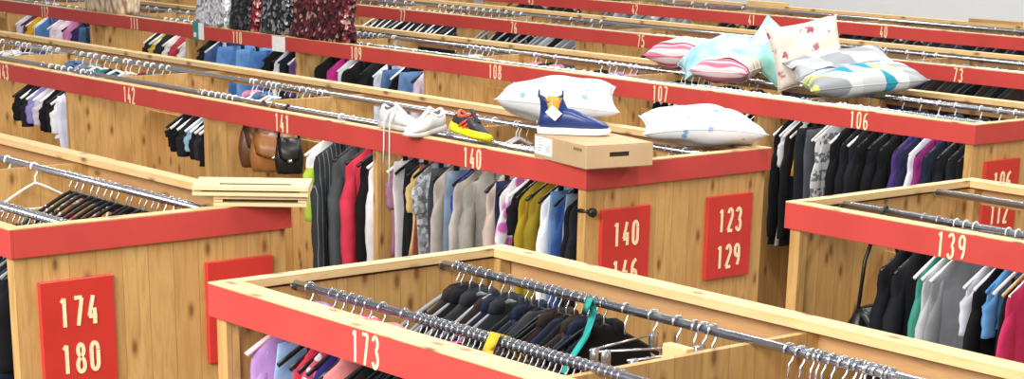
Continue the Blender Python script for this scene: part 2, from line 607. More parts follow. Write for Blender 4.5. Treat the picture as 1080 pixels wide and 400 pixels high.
def body_mesh(kind, length, var):
    key = ('body', kind, round(length, 2), var)
    if key in _mesh:
        return _mesh[key]
    rnd = random.Random(hash_(kind) + var * 77 + int(length * 100))
    mb = MB()
    n = 36
    ph = [rnd.uniform(0, 6.28) for _ in range(4)]

    def ring(z, hw, th, fold, yo=0.0):
        out = []
        for i in range(n):
            a = 2 * math.pi * i / n
            y = hw * sgp(math.cos(a), 0.9)
            x = th * sgp(math.sin(a), 0.8)
            f = fold * (0.6 * math.sin(y * 42 + ph[0]) + 0.5 * math.sin(y * 75 + ph[1] + z * 3)) * (1 - abs(math.cos(a)) ** 6)
            out.append((x + f, y + yo + 0.006 * math.sin(z * 11 + ph[2]), z))
        return out
    if kind in ('trousers', 'jeans', 'skirt'):
        top = -0.115
        hw0 = 0.185 if kind != 'skirt' else 0.17
        prof = [(top, hw0, .014), (top - .035, hw0 + .004, .022), (top - .12, hw0 + .014, .030)]
        zb = top - length
        steps = 7
        for i in range(1, steps + 1):
            t = i / steps
            prof.append((top - .12 - (length - .12) * t, hw0 + .014 - (.02 if kind != 'skirt' else -.03) * t, .030 + .004 * t))
        rings = [ring(z, hw, th, 0.002 + 0.008 * max(0, (top - z)) / length) for z, hw, th in prof]
        if kind != 'skirt':          # crease between the legs
            for rr in rings[3:]:
                for i, (x, y, z) in enumerate(rr):
                    rr[i] = (x * (0.45 + 0.55 * min(1, abs(y) / 0.05)), y, z)
        mb.loft(rings)
    elif kind == 'camisole':
        top = -0.16
        prof = [(top, .135, .012), (top - .02, .14, .022), (top - .05, .15, .026)]
        for i in range(1, 5):
            t = i / 4
            prof.append((top - .05 - max(.02, length - .05) * t, .15 + .03 * t, .026 + .01 * t))
        mb.loft([ring(z, hw, th, 0.003 + 0.004 * (top - z)) for z, hw, th in prof])
        for sgn in (-1, 1):
            for xs in (-0.012, 0.012):
                mb.tube([(xs, sgn * .10, top - .01), (xs * .7, sgn * .105, -.14), (0, sgn * .11, -.108)], 0.0045, 6)
    elif kind == 'bra':
        for sgn in (-1, 1):
            rings = []
            for i in range(7):
                t = i / 6
                r = .068 * math.cos(t * 1.5)
                rings.append([(.012 + .05 * math.sin(t * 1.5), sgn * .075 + r * math.cos(2 * math.pi * k / 16), -.24 + r * .95 * math.sin(2 * math.pi * k / 16)) for k in range(16)])
            mb.loft(rings)
            mb.tube([(.02, sgn * .085, -.18), (.01, sgn * .10, -.14), (0, sgn * .105, -.10)], 0.005, 6)
            mb.tube([(0.01, sgn * .14, -.26), (-.02, sgn * .15, -.27), (-.035, sgn * .09, -.275), (-.035, 0, -.275)], [.012] * 4, 6)
    else:
        sw = {'jacket': .212, 'blazer': .225, 'coat': .22, 'hoodie': .215}.get(kind, .195)
        th = {'jacket': .040, 'blazer': .040, 'coat': .044, 'hoodie': .044, 'cardigan': .032}.get(kind, .026)
        flare = {'dress': .04, 'tunic': .03, 'coat': .02}.get(kind, .005)
        prof = [(-.064, .042, .020), (-.072, .058, .024), (-.09, .085, .023), (-.11, .12, .024), (-.132, .155, .025), (-.155, sw - .016, .027), (-.176, sw - .003, th * .85), (-.205, sw, th),
                (-.26, sw - .004, th + .004)]
        L = max(length, .12)
        for i in range(1, 8):
            t = i / 7
            z = -.26 - (L - .15) * t
            if z > -.262:
                continue
            prof.append((z, sw - .006 - .018 * math.sin(t * 3.1) + flare * t, th + .004 + .008 * t))
        mb.loft([ring(z, hw, t_, 0.0015 + 0.013 * min(1, max(0, -z - .13) / .5)) for z, hw, t_ in prof])
    me = mb.mesh('garment_' + kind, True)
    me.materials.append(None)
    _mesh[key] = me
    return me


def hash_(sx):
    return sum(ord(c) * (i + 3) for i, c in enumerate(sx))


def sleeve_mesh(kind, length, sgn, var):
    key = ('sleeve', kind, round(length, 2), sgn, var)
    if key in _mesh:
        return _mesh[key]
    sw = {'jacket': .212, 'blazer': .225, 'coat': .22, 'hoodie': .215}.get(kind, .195)
    rad = {'jacket': .046, 'blazer': .045, 'coat': .046, 'hoodie': .048}.get(kind, .042)
    short = kind in ('t_shirt', 'pullover')
    sl = min(length * 0.85, .16 if short else .56)
    mb = MB()
    rings = []
    n = 16
    rnd = random.Random(var + hash_(kind) + (5 if sgn > 0 else 0))
    ph = rnd.uniform(0, 6)
    for i in range(11):
        t = i / 10
        y = sgn * (sw - .045 + .031 * min(1, t * 3) - .004 * t)
        z = -.16 - sl * t
        r = rad * (0.5 + .42 * min(1, t * 3.5)) * (1 - .10 * t) + (.002 * math.sin(t * 19 + ph))
        tilt = 0.8 * (1 - min(1, t * 3))
        ring = []
        for k in range(n):
            a = 2 * math.pi * k / n
            ry, rx = r * math.cos(a), r * .82 * math.sin(a) + .003 * math.sin(3 * a + t * 17 + ph)
            ring.append((rx + .012 * t, y + ry * math.cos(tilt), z - ry * sgn * math.sin(tilt)))
        rings.append(ring)
    mb.loft(rings)
    me = mb.mesh('sleeve_' + kind, True)
    me.materials.append(None)
    _mesh[key] = me
    return me


def collar_mesh(kind):
    key = ('collar', kind)
    if key in _mesh:
        return _mesh[key]
    mb = MB()
    rings = []
    for i in range(13):
        a = math.radians(-150 + 300 * i / 12 + 90 + 180)
        cy, cx = .058 * math.cos(a), .03 * math.sin(a)
        zz = -.070
        rings.append([(cx * .8, cy * .8, zz + .026), (cx * 1.25, cy * 1.22, zz + .012), (cx * 1.45, cy * 1.4, zz - .016), (cx * .9, cy * .9, zz - .006)])
    mb.loft(rings)
    if kind in ('blazer', 'jacket', 'coat'):
        for sgn in (-1, 1):
            rings = []
            for i in range(7):
                t = i / 6
                y0 = sgn * (.062 - .056 * t)
                wd = .035 * math.sin(math.pi * min(1, t * .8 + .15)) + .006
                x = .034 + .022 * t
                z = -.09 - .26 * t
                rings.append([(x, y0, z), (x + .006, y0 + sgn * wd * .5, z + .004), (x - .002, y0 + sgn * wd, z + .008), (x - .008, y0 + sgn * wd * .5, z)])
            mb.loft(rings)
    me = mb.mesh('collar_' + kind, True)
    me.materials.append(None)
    _mesh[key] = me
    return me


def hanger_mesh(style):
    key = ('hanger', style)
    if key in _mesh:
        return _mesh[key]
    mb = MB()
    if style == 'clip':
        mb.tube([(0, -.15, -.088), (0, .15, -.088)], .0035, 8)
        for sgn in (-1, 1):
            mb.cbox(-.008, .008, sgn * .13 - .012, sgn * .13 + .012, -.13, -.085, .002)
    else:
        r = {'wide': .0075, 'thin': .0045}[style]
        pts = []
        for i in range(13):
            t = -1 + 2 * i / 12
            pts.append((0, .205 * t, -.060 - .104 * abs(t) ** 1.15))
        mb.tube(pts, r, 8, flat=1.2)
        if style == 'thin':
            mb.tube([(0, -.203, -.152), (0, 0, -.158), (0, .203, -.152)], .0035, 6)
    me = mb.mesh('hanger_' + style, True)
    me.materials.append(None)
    _mesh[key] = me
    return me


def hook_mesh(thick):
    key = ('hook', thick)
    if key in _mesh:
        return _mesh[key]
    mb = MB()
    r = .0125 + thick + .0003
    pts = [(0, r * math.cos(math.radians(a)), r * math.sin(math.radians(a))) for a in range(205, -30, -14)]
    pts += [(0, r * .55, -.026), (0, .001, -.036), (0, 0, -.05), (0, 0, -.068)]
    mb.tube(pts, thick, 7)
    me = mb.mesh('hook', True)
    me.materials.append(None)
    _mesh[key] = me
    return me


CAT = {'camisole': 'top', 'trousers': 'trousers', 'jeans': 'jeans', 'jacket': 'jacket', 'blazer': 'jacket', 'coat': 'coat', 'dress': 'dress',
       'shirt': 'shirt', 'pullover': 'top', 't_shirt': 't-shirt', 'cardigan': 'cardigan', 'blouse': 'blouse', 'skirt': 'skirt', 'bra': 'bra', 'tunic': 'tunic',
       'hoodie': 'hoodie', 'denim_jacket': 'jacket', 'graphic_shirt': 'shirt', 'sequin_pullover': 'pullover', 'floral_blouse': 'blouse', 'handbag': 'bag'}
ALIAS = {'denim_jacket': 'jacket', 'graphic_shirt': 'shirt', 'sequin_pullover': 'pullover', 'floral_blouse': 'blouse'}
_u = ['', 'first', 'second', 'third', 'fourth', 'fifth', 'sixth', 'seventh', 'eighth', 'ninth', 'tenth', 'eleventh', 'twelfth', 'thirteenth', 'fourteenth',
      'fifteenth', 'sixteenth', 'seventeenth', 'eighteenth', 'nineteenth']
ORD = list(_u)
for tens, word in (('twentieth', 'twenty'), ('thirtieth', 'thirty'), ('fortieth', 'forty'), ('fiftieth', 'fifty'), ('sixtieth', 'sixty')):
    ORD += [tens] + ['%s-%s' % (word, q) for q in _u[1:10]]


def hung(kind, hexc, label, length, hang, loc, rz, group=None, parts=True, swing=0.0):
    """one garment on its hanger, hooked over a rod; the origin is the centre of the rod"""
    base = ALIAS.get(kind, kind)
    var = random.randrange(3)
    t = thing('hanging_' + kind, label, CAT[kind], loc, rz, group)
    pat = {'denim_jacket': 'denim', 'jeans': 'denim', 'graphic_shirt': 'print', 'sequin_pullover': 'sequin', 'floral_blouse': 'floral'}.get(kind)
    if 'pinstriped' in label:
        pat = 'pinstripe'
    if 'dotted' in label:
        pat = 'dots'
    if 'lime' in label:
        pat = 'lime'
    fm = fabric(hexc, pat)
    b = link({'trousers': 'legs', 'jeans': 'legs', 'bra': 'cups'}.get(base, 'body'), body_mesh(base, length, var), t, None, fm)
    if parts and base not in ('camisole', 'trousers', 'jeans', 'skirt', 'bra'):
        for sgn in (-1, 1):
            link('sleeve', sleeve_mesh(base, length, sgn, var), t, None, fm)
        if base in ('jacket', 'blazer', 'coat', 'shirt', 'cardigan', 'blouse'):
            link('collar', collar_mesh(base), t, None, fm)
    st = 'clip' if hang == 'metal' or base in ('trousers', 'jeans', 'skirt') else ('thin' if hang == 'wire' else 'wide')
    hm = HANGER[hang]
    h = link('hanger', hanger_mesh(st), t, None, hm)
    link('hook', hook_mesh(.0032 if hang == 'white' else .0026), h, None, WHITE_P if hang == 'white' else WIRE)
    return t


def rod_at(row, side):
    X0, Y0, s = ROW[row]
    return Y0 + (0.26 if side == 'f' else D - 0.26)


STALLNAME = {'140': [(0, '140'), (1, '141'), (2, '142'), (3, '143'), (4, '144')], '106': [(i, str(106 + i)) for i in range(8)],
             '73': [(i, str(73 + i)) for i in range(6)], '40': [(i, str(40 + i)) for i in range(4)]}


ROWWORD = {'174': 'left front row', '140': 'shoebox row', '106': 'cushion row', '73': 'row behind the cushions', '40': 'farthest row',
           '139': 'right-edge row', '173': 'nearest row'}
PLACE = ['end stall', 'second stall', 'third stall', 'fourth stall', 'fifth stall', 'sixth stall', 'seventh stall', 'eighth stall', 'ninth stall', 'tenth stall']


def stall_of(row, x):
    """stall counted from the end of the row that shows in the picture"""
    X0, Y0, s = ROW[row]
    k = max(int(math.floor(s * (x - X0) / W)), 0 if row not in ('73', '40') else -3)
    if row == '73':
        k += 1
    if row == '40':
        k += 1
    return '%s, %s' % (PLACE[max(k, 0)], ROWWORD[row])


def clear(row, x, need=0.05):
    """keep clear of the partitions"""
    X0, Y0, s = ROW[row]
    d = s * (x - X0) / W
    f = d - math.floor(d)
    if f * W < need:
        f = need / W
    if row not in ('73', '40') and d < 0.075:
        return X0 + s * 0.105
    if (1 - f) * W < need:
        f = 1 - need / W
    return X0 + s * (math.floor(d) + f) * W


def bag(label, hexc, loc, rz, w=.26, h=.2, th=.11, strap=.2, name='leather_handbag'):
    """soft handbag hung by its strap over the rod; origin at the rod"""
    t = thing(name, label, 'bag', loc, rz)
    lm = plain('bag_leather', hexc, 0.4, 0, 0.22, 9)
    mb = MB()
    z0 = -strap - h
    rings = []
    for i in range(10):
        q = i / 9
        wz = w / 2 * (0.80 + .24 * math.sin(math.pi * (q * .75 + .1))) * (1 - .22 * q * q)
        tz = th / 2 * (0.55 + .55 * math.sin(math.pi * (q * .8 + .12))) * (1 - .5 * q ** 3)
        rings.append([(tz * sgp(math.sin(2 * math.pi * k / 24), .7) + .006 * math.sin(k * 2.1 + i * 1.3), wz * sgp(math.cos(2 * math.pi * k / 24), .6), z0 + h * q) for k in range(24)])
    mb.loft(rings)
    mb.build('bag_body', lm, t, True)
    mb = MB()
    rings = []
    for i in range(7):
        q = i / 6
        x = th * .52 * math.sin(min(1, q * 1.6) * 1.57) + .006
        z = z0 + h * (1.0 - .55 * q)
        ww = w * .42 * (1 - .18 * q * q)
        rings.append([(x, -ww, z), (x + .008, -ww * .6, z - .01 * q), (x + .012, 0, z - .02 * q), (x + .008, ww * .6, z - .01 * q), (x, ww, z), (x - .006, 0, z)])
    mb.loft(rings)
    mb.build('flap', lm, t, True)
    mb = MB()
    mb.tube([(th * .55 + .016, 0, z0 + h * .42), (th * .55 + .022, 0, z0 + h * .36)], .012, 10)
    mb.build('clasp', WIRE, t, True)
    mb = MB()
    mb.tube([(0, -w * .36, z0 + h * .92), (0, -w * .3, -strap * .5), (0, -.02, -.004), (0, 0, .0185), (0, .02, -.004), (0, w * .3, -strap * .5), (0, w * .36, z0 + h * .92)], .007, 8)
    mb.build('strap', lm, t, True)
    return t


# garments that show under the red boards: row, x along the rod, kind, colour, words, length, hanger
GARMENTS = [
    ('140', -5.003, 'pullover', '151518', 'black', 0.16, 'black'),
    ('140', -4.911, 'pullover', '22222a', 'black', 0.2, 'white'),
    ('140', -4.831, 'pullover', '8a86b8', 'lilac', 0.16, 'white'),
    ('140', -4.763, 'pullover', 'c9c4cf', 'pale grey', 0.16, 'white'),
    ('140', -4.684, 'pullover', '101012', 'black', 0.22, 'white'),
    ('140', -4.607, 'pullover', '1b1b1f', 'black', 0.2, 'black'),
    ('140', -4.541, 'pullover', 'e8e8ee', 'white', 0.24, 'white'),
    ('140', -4.489, 'trousers', 'dfe3f0', 'white', 0.56, 'black'),
    ('140', -4.424, 'trousers', 'c2c6d8', 'pale blue-grey', 0.56, 'black'),
    ('140', -3.311, 'pullover', '1a1a1c', 'black', 0.06, 'black'),
    ('140', -3.274, 'pullover', '141417', 'black', 0.14, 'white'),
    ('140', -3.21, 'pullover', '202026', 'black', 0.16, 'white'),
    ('140', -3.146, 'pullover', '8fb4cc', 'light blue', 0.12, 'white'),
    ('140', -3.092, 'pullover', '151518', 'black', 0.16, 'white'),
    ('140', -3.038, 'pullover', '2a2a30', 'charcoal', 0.16, 'white'),
    ('140', -2.985, 'pullover', '121214', 'black', 0.2, 'white'),
    ('140', -2.072, 'blouse', 'b5d04a', 'lime green and white', 0.36, 'white'),
    ('140', -1.979, 'jacket', '34373b', 'charcoal pinstriped', 0.72, 'black'),
    ('140', -1.858, 'jacket', '4a5052', 'grey-black', 0.74, 'black'),
    ('140', -1.739, 'jacket', 'd23a50', 'coral red', 0.66, 'black'),
    ('140', -1.666, 'dress', '141416', 'black', 0.74, 'black'),
    ('140', -1.58, 'shirt', 'e9e9ec', 'white', 0.78, 'white'),
    ('140', -1.473, 'pullover', '9b6f88', 'mauve', 0.42, 'white'),
    ('140', -1.417, 'trousers', 'd9d5d6', 'off-white', 0.62, 'black'),
    ('140', -1.382, 'camisole', '202124', 'black and white', 0.7, 'black'),
    ('140', -1.327, 'trousers', '1d2024', 'black', 0.72, 'black'),
    ('140', -1.293, 'pullover', 'd6b878', 'sand yellow', 0.4, 'black'),
    ('140', -1.265, 'skirt', '8a4b3e', 'rust brown', 0.6, 'black'),
    ('140', -1.245, 'sequin_pullover', 'a9adb0', 'silver grey patterned', 0.74, 'black'),
    ('140', -1.151, 'trousers', '3c4046', 'dark grey', 0.74, 'black'),
    ('140', -1.111, 'cardigan', 'b3aba1', 'greige', 0.76, 'black'),
    ('140', -1.045, 'jeans', '6d7f93', 'blue-grey', 0.74, 'black'),
    ('140', -0.979, 't_shirt', '20409c', 'royal blue', 0.5, 'black'),
    ('140', -0.96, 'blazer', 'b7b0a5', 'taupe grey', 0.72, 'black'),
    ('140', -0.864, 'blazer', '96928a', 'grey', 0.7, 'black'),
    ('140', -0.775, 'blouse', 'c5b3a6', 'pinkish beige', 0.66, 'black'),
    ('140', -0.713, 'trousers', '232d4c', 'navy', 0.74, 'black'),
    ('140', -0.682, 'floral_blouse', 'd873c0', 'magenta and white flowered', 0.64, 'black'),
    ('140', -0.602, 'pullover', '151518', 'black', 0.3, 'white'),
    ('140', -0.56, 'cardigan', 'a88d22', 'mustard yellow', 0.62, 'black'),
    ('140', -0.482, 'cardigan', '8f7a20', 'olive mustard', 0.5, 'black'),
    ('140', -0.422, 'shirt', 'eef1f5', 'black', 0.76, 'black'),
    ('140', -0.375, 'jeans', '5b7eaa', 'mid-blue', 0.74, 'black'),
    ('140', -0.323, 'shirt', '33508c', 'blue', 0.62, 'black'),
    ('140', -0.288, 'jeans', '75818f', 'pale grey-blue', 0.74, 'black'),
    ('140', -0.248, 'coat', '17191d', 'black', 0.8, 'black'),
    ('140', -0.214, 'coat', '22242a', 'charcoal black', 0.8, 'black'),
    ('106', -9.867, 'blouse', 'd6cfdc', 'white', 0.4, 'white'),
    ('106', -9.767, 'blouse', '6b2f58', 'burgundy', 0.4, 'black'),
    ('106', -9.668, 'pullover', 'd2a31f', 'golden yellow', 0.4, 'white'),
    ('106', -9.553, 'shirt', 'e6ebf2', 'white', 0.4, 'white'),
    ('106', -9.505, 'denim_jacket', '4f74a8', 'blue denim', 0.4, 'white'),
    ('106', -9.312, 'blouse', 'dcd0e2', 'pale lilac', 0.42, 'white'),
    ('106', -9.185, 't_shirt', 'efe3ea', 'white', 0.4, 'white'),
    ('106', -9.059, 'blouse', 'd188bd', 'pink', 0.4, 'black'),
    ('106', -8.935, 'pullover', '34305c', 'dark violet', 0.4, 'black'),
    ('106', -8.813, 'jeans', '3f5f85', 'blue', 0.4, 'black'),
    ('106', -8.722, 'jeans', '1e2f48', 'navy', 0.4, 'black'),
    ('106', -7.814, 'pullover', '26262a', 'black', 0.14, 'white'),
    ('106', -7.731, 'pullover', 'c9b34a', 'yellow', 0.14, 'white'),
    ('106', -7.649, 'pullover', '2c2c30', 'black', 0.16, 'white'),
    ('106', -7.541, 'pullover', 'dfe0e2', 'white', 0.18, 'white'),
    ('106', -7.433, 'pullover', 'b5454e', 'red and white', 0.16, 'white'),
    ('106', -7.327, 'pullover', 'e4e6ea', 'white', 0.3, 'white'),
    ('106', -7.178, 'pullover', '141416', 'black', 0.4, 'black'),
    ('106', -7.061, 'pullover', '1f1f24', 'black', 0.34, 'black'),
    ('106', -6.946, 'denim_jacket', '3b5a92', 'blue denim', 0.4, 'white'),
    ('106', -6.794, 'jeans', '5f90cf', 'light blue', 0.4, 'white'),
    ('106', -6.571, 'jeans', '6ea0dd', 'bright blue', 0.42, 'black'),
    ('106', -6.377, 'jeans', '4f80c2', 'mid-blue', 0.4, 'black'),
    ('106', -6.198, 'pullover', '15161a', 'black', 0.4, 'black'),
    ('106', -6.069, 'shirt', 'e3e6ea', 'white', 0.34, 'black'),
    ('106', -6.0, 'blouse', '1c2030', 'navy', 0.4, 'black'),
    ('106', -5.908, 'blouse', '6a4a8c', 'purple', 0.4, 'white'),
    ('106', -5.549, 'jacket', '18181b', 'black', 0.42, 'black'),
    ('106', -5.417, 'jacket', 'c0308c', 'magenta pink', 0.42, 'black'),
    ('106', -5.331, 'shirt', 'dfe3ea', 'white', 0.4, 'white'),
    ('106', -5.245, 'blazer', '131418', 'black', 0.42, 'white'),
    ('106', -5.076, 'pullover', '1c1d24', 'black', 0.4, 'black'),
    ('106', -4.941, 'shirt', 'dce4f0', 'white', 0.42, 'white'),
    ('106', -4.849, 'jeans', '4a6c9c', 'blue', 0.42, 'black'),
    ('106', -4.748, 'pullover', '131316', 'black', 0.42, 'white'),
    ('106', -4.647, 'jeans', '5f80aa', 'blue', 0.42, 'black'),
    ('106', -4.529, 'blouse', 'dcd0e6', 'pale lilac', 0.42, 'black'),
    ('106', -2.179, 'pullover', '5a3f7a', 'purple', 0.3, 'white'),
    ('106', -2.12, 'camisole', '2e5a58', 'teal striped', 0.2, 'white'),
    ('106', -2.076, 'camisole', 'dfe4e4', 'white striped', 0.2, 'white'),
    ('106', -2.026, 'camisole', '232626', 'black', 0.2, 'white'),
    ('106', -1.436, 'shirt', '1a1a1d', 'black', 0.62, 'white'),
    ('106', -1.403, 't_shirt', 'd8d9dc', 'white and black', 0.62, 'white'),
    ('106', -1.37, 'blouse', '222226', 'black', 0.62, 'white'),
    ('106', -1.317, 'camisole', 'c79b35', 'golden yellow', 0.2, 'white'),
    ('106', -1.297, 'trousers', '30343a', 'charcoal', 0.66, 'white'),
    ('106', -1.232, 'trousers', '565a60', 'grey', 0.66, 'black'),
    ('106', -1.181, 'camisole', '8f2f38', 'dark red', 0.16, 'white'),
    ('106', -1.149, 'graphic_shirt', 'd7dade', 'white and grey printed', 0.68, 'white'),
    ('106', -1.047, 'blouse', '141417', 'black', 0.68, 'white'),
    ('106', -0.984, 'jacket', '1b1b20', 'black', 0.68, 'black'),
    ('106', -0.928, 'blouse', '24242a', 'black and white', 0.6, 'white'),
    ('106', -0.872, 'jacket', '101013', 'black', 0.7, 'black'),
    ('106', -0.799, 'jacket', '15151a', 'black', 0.7, 'black'),
    ('106', -0.726, 'jacket', '0f0f12', 'deep black', 0.7, 'black'),
    ('106', -0.642, 'jacket', '4a3a78', 'purple', 0.68, 'black'),
    ('106', -0.595, 'jacket', '232a48', 'navy', 0.68, 'black'),
    ('106', -0.554, 'jacket', 'e2e2ec', 'white', 0.68, 'white'),
    ('106', -0.507, 'jacket', '8a2d74', 'magenta', 0.68, 'black'),
    ('106', -0.443, 'jacket', '1d2436', 'navy', 0.68, 'black'),
    ('106', -0.374, 'jacket', '17181d', 'black', 0.7, 'black'),
    ('106', -0.306, 'jacket', '1f2025', 'charcoal', 0.7, 'black'),
    ('106', -0.249, 'jacket', '141518', 'black', 0.7, 'black'),
    ('139', 1.089, 'handbag', '141416', 'black', 0.4, 'black'),
    ('139', 1.361, 'jacket', '131418', 'black', 0.6, 'black'),
    ('139', 1.424, 'jacket', '1a1b20', 'black', 0.6, 'black'),
    ('139', 1.498, 'cardigan', '3f8f7c', 'teal green', 0.6, 'white'),
    ('139', 1.538, 'tunic', 'b9bcc0', 'pale grey', 0.75, 'white'),
    ('139', 1.578, 'tunic', '85888c', 'grey', 0.75, 'white'),
    ('139', 1.712, 't_shirt', 'c9cdd8', 'white', 0.5, 'white'),
    ('139', 1.751, 'jacket', '101114', 'black', 0.62, 'white'),
    ('139', 1.79, 't_shirt', '5b93c8', 'sky blue', 0.18, 'blue'),
    ('139', 1.828, 'camisole', '15151a', 'black', 0.4, 'white'),
    ('139', 1.865, 'camisole', 'e0c58a', 'cream', 0.16, 'wood'),
    ('139', 1.895, 'hoodie', 'c2315c', 'raspberry red', 0.5, 'white'),
    ('173', 1.165, 'cardigan', 'a77fb8', 'lilac', 0.6, 'pink'),
    ('173', 1.275, 'jeans', '7f9cc0', 'pale blue', 0.5, 'black'),
    ('173', 1.315, 'camisole', '2b2c30', 'black', 0.3, 'black'),
    ('173', 1.36, 'blouse', 'd83a52', 'red', 0.6, 'black'),
    ('173', 1.4, 'blouse', 'e3617c', 'pink dotted', 0.6, 'black'),
    ('173', 1.44, 'pullover', '352f80', 'indigo blue', 0.6, 'black'),
    ('173', 1.5, 'jacket', 'e58a8c', 'salmon pink', 0.6, 'black'),
    ('173', 1.6, 'pullover', '17181b', 'black', 0.6, 'black'),
    ('173', 1.66, 'pullover', '202126', 'black', 0.6, 'black'),
    ('173', 1.71, 'blouse', 'e84a8a', 'hot pink', 0.6, 'black'),
    ('173', 1.75, 'pullover', '1b1d22', 'black', 0.6, 'black'),
    ('173', 1.8, 'pullover', '141518', 'black', 0.6, 'black'),
    ('174', -0.318, 'jacket', '1e2430', 'navy black', 0.7, 'black'),
    ('174', -0.263, 'coat', '15171d', 'black', 0.8, 'black'),
    ('174', -0.223, 'coat', '1b2130', 'dark navy', 0.8, 'black'),
]
RODS = [
    ('174', 'f', -0.626, -0.184, 12, 'dark', 'metal'),
    ('174', 'f', -0.184, -0.058, 3, 'bra', 'black'),
    ('174', 'b', -1.101, -0.548, 11, 'bra', 'black'),
    ('174', 'b', -0.548, -0.2, 8, 'red', 'black'),
    ('174', 'b', -0.158, -0.039, 3, 'bra', 'white'),
    ('140', 'b', -6.598, -5.76, 9, 'mixed', 'white'),
    ('140', 'b', -5.639, -4.461, 14, 'mixed', 'white'),
    ('140', 'b', -3.675, -2.929, 14, 'mixed', 'white'),
    ('140', 'b', -1.81, -1.326, 8, 'mixed', 'white'),
    ('140', 'b', -0.459, -0.122, 7, 'mixed', 'white'),
    ('140', 'f', -2.189, -1.984, 0, 'mixed', 'white'),
    ('106', 'b', -6.318, -5.646, 12, 'mixed', 'white'),
    ('106', 'b', -5.017, -4.372, 10, 'mixed', 'white'),
    ('106', 'b', -4.223, -3.949, 3, 'mixed', 'white'),
    ('106', 'b', -3.596, -3.013, 9, 'mixed', 'white'),
    ('106', 'b', -2.893, -2.245, 14, 'dark', 'white'),
    ('106', 'b', -1.513, -0.404, 9, 'dark', 'white'),
    ('106', 'b', -9.527, -8.268, 8, 'mixed', 'white'),
    ('106', 'b', -11.39, -10.089, 7, 'mixed', 'white'),
    ('106', 'f', -3.394, -3.036, 5, 'mixed', 'white'),
    ('106', 'f', -2.175, -1.56, 12, 'dark', 'white'),
    ('73', 'f', -8.36, -7.093, 16, 'dark', 'white'),
    ('73', 'f', -6.915, -5.69, 14, 'greys', 'grey'),
    ('73', 'f', -5.028, -4.269, 9, 'dark', 'black'),
    ('73', 'f', -2.717, -1.767, 16, 'dark', 'black'),
    ('73', 'f', -3.608, -2.872, 8, 'dark', 'black'),
    ('73', 'b', -9.795, -8.522, 10, 'mixed', 'white'),
    ('73', 'b', -8.256, -7.105, 12, 'mixed', 'white'),
    ('73', 'b', -6.835, -6.104, 6, 'mixed', 'white'),
    ('73', 'b', -3.951, -2.791, 8, 'dark', 'white'),
    ('73', 'b', -2.713, -2.152, 4, 'dark', 'black'),
    ('40', 'f', -9.448, -8.241, 9, 'dark', 'black'),
    ('40', 'f', -8.114, -6.85, 10, 'greys', 'black'),
    ('40', 'f', -6.679, -5.501, 10, 'dark', 'black'),
    ('40', 'f', -5.299, -4.071, 11, 'dark', 'black'),
    ('40', 'f', -3.937, -3.505, 5, 'dark', 'black'),
    ('40', 'b', -8.042, -6.846, 6, 'mixed', 'white'),
    ('40', 'b', -5.248, -3.89, 7, 'dark', 'black'),
    ('173', 'f', 1.651, 1.93, 18, 'dark', 'black'),
    ('173', 'f', 1.96, 2.033, 3, 'dark', 'black'),
    ('173', 'f', 2.062, 2.376, 11, 'dark', 'metal'),
    ('173', 'b', 1.103, 1.429, 7, 'dark', 'grey'),
    ('173', 'b', 1.458, 1.805, 12, 'dark', 'black'),
]
EMPTY = [
    ('173', 'b', 1.88, 'metal'),
    ('173', 'b', 1.989, 'metal'),
    ('173', 'b', 2.078, 'metal'),
    ('173', 'b', 2.141, 'metal'),
    ('173', 'b', 2.172, 'metal'),
    ('173', 'b', 2.206, 'metal'),
    ('173', 'b', 2.469, 'metal'),
    ('173', 'b', 2.507, 'metal'),
    ('173', 'b', 2.541, 'metal'),
    ('173', 'b', 2.559, 'metal'),
    ('173', 'b', 2.577, 'metal'),
    ('173', 'b', 2.608, 'metal'),
    ('173', 'b', 2.644, 'metal'),
    ('173', 'b', 2.673, 'metal'),
    ('173', 'b', 2.691, 'metal'),
    ('173', 'b', 2.709, 'metal'),
    ('173', 'b', 2.726, 'metal'),
    ('173', 'b', 2.749, 'metal'),
    ('173', 'b', 2.769, 'metal'),
    ('173', 'b', 2.789, 'metal'),
    ('174', 'b', -1.575, 'white'),
    ('174', 'b', -1.355, 'white'),
]


PALS = {
    'mixed': [('black', '17181b'), ('white', 'dcdcdc'), ('grey', '7d8085'), ('navy', '232c46'), ('denim blue', '51709a'), ('lilac', 'a391b8'), ('pink', 'cf8aa5'), ('dark red', '7e2430'), ('beige', 'c3ae90'), ('teal', '2f7a78')],
    'dark': [('black', '131417'), ('charcoal', '2a2c30'), ('navy', '1b2236'), ('dark grey', '3b3e44'), ('deep brown', '2e2320')],
    'greys': [('grey', '7b7f85'), ('pale grey', 'a9acb0'), ('black', '16171a'), ('blue-grey', '5d6874')],
    'red': [('dark red', '84202c'), ('red', 'b02a38'), ('black', '17171a')],
    'bra': [('black', '141416'), ('red', 'a5283a'), ('lime green', '9fc23a'), ('white', 'e6e4e2'), ('black', '1a1a1e')],
}
entries = [(g_[0], 'f', g_[1], g_[2], g_[3], g_[4], g_[5], g_[6], 5) for g_ in GARMENTS]
for row, side, x0, x1, n, pal, hang in RODS:
    for i in range(n):
        x = x0 + (x1 - x0) * (i + 0.5) / max(n, 1) + random.uniform(-.24, .24) * (x1 - x0) / max(n, 1)
        cw, hexc = random.choice(PALS[pal])
        kind = 'bra' if pal == 'bra' else random.choice(['pullover', 'blouse', 'shirt', 'camisole', 'camisole'] if pal != 'dark' else ['jacket', 'pullover', 'blouse', 'camisole'])
        hg = hang
        if hang == 'white' and random.random() < .25:
            hg = random.choice(['black', 'grey', 'metal'])
        if hang == 'metal' and kind != 'bra' and random.random() < .6:
            hg = 'grey'
        entries.append((row, side, x, kind, hexc, cw, random.choice([.36, .46, .56]), hg, 9))
_by = {}
for e_ in entries:
    _by.setdefault((e_[0], e_[1], stall_of(e_[0], e_[2])), []).append(e_)
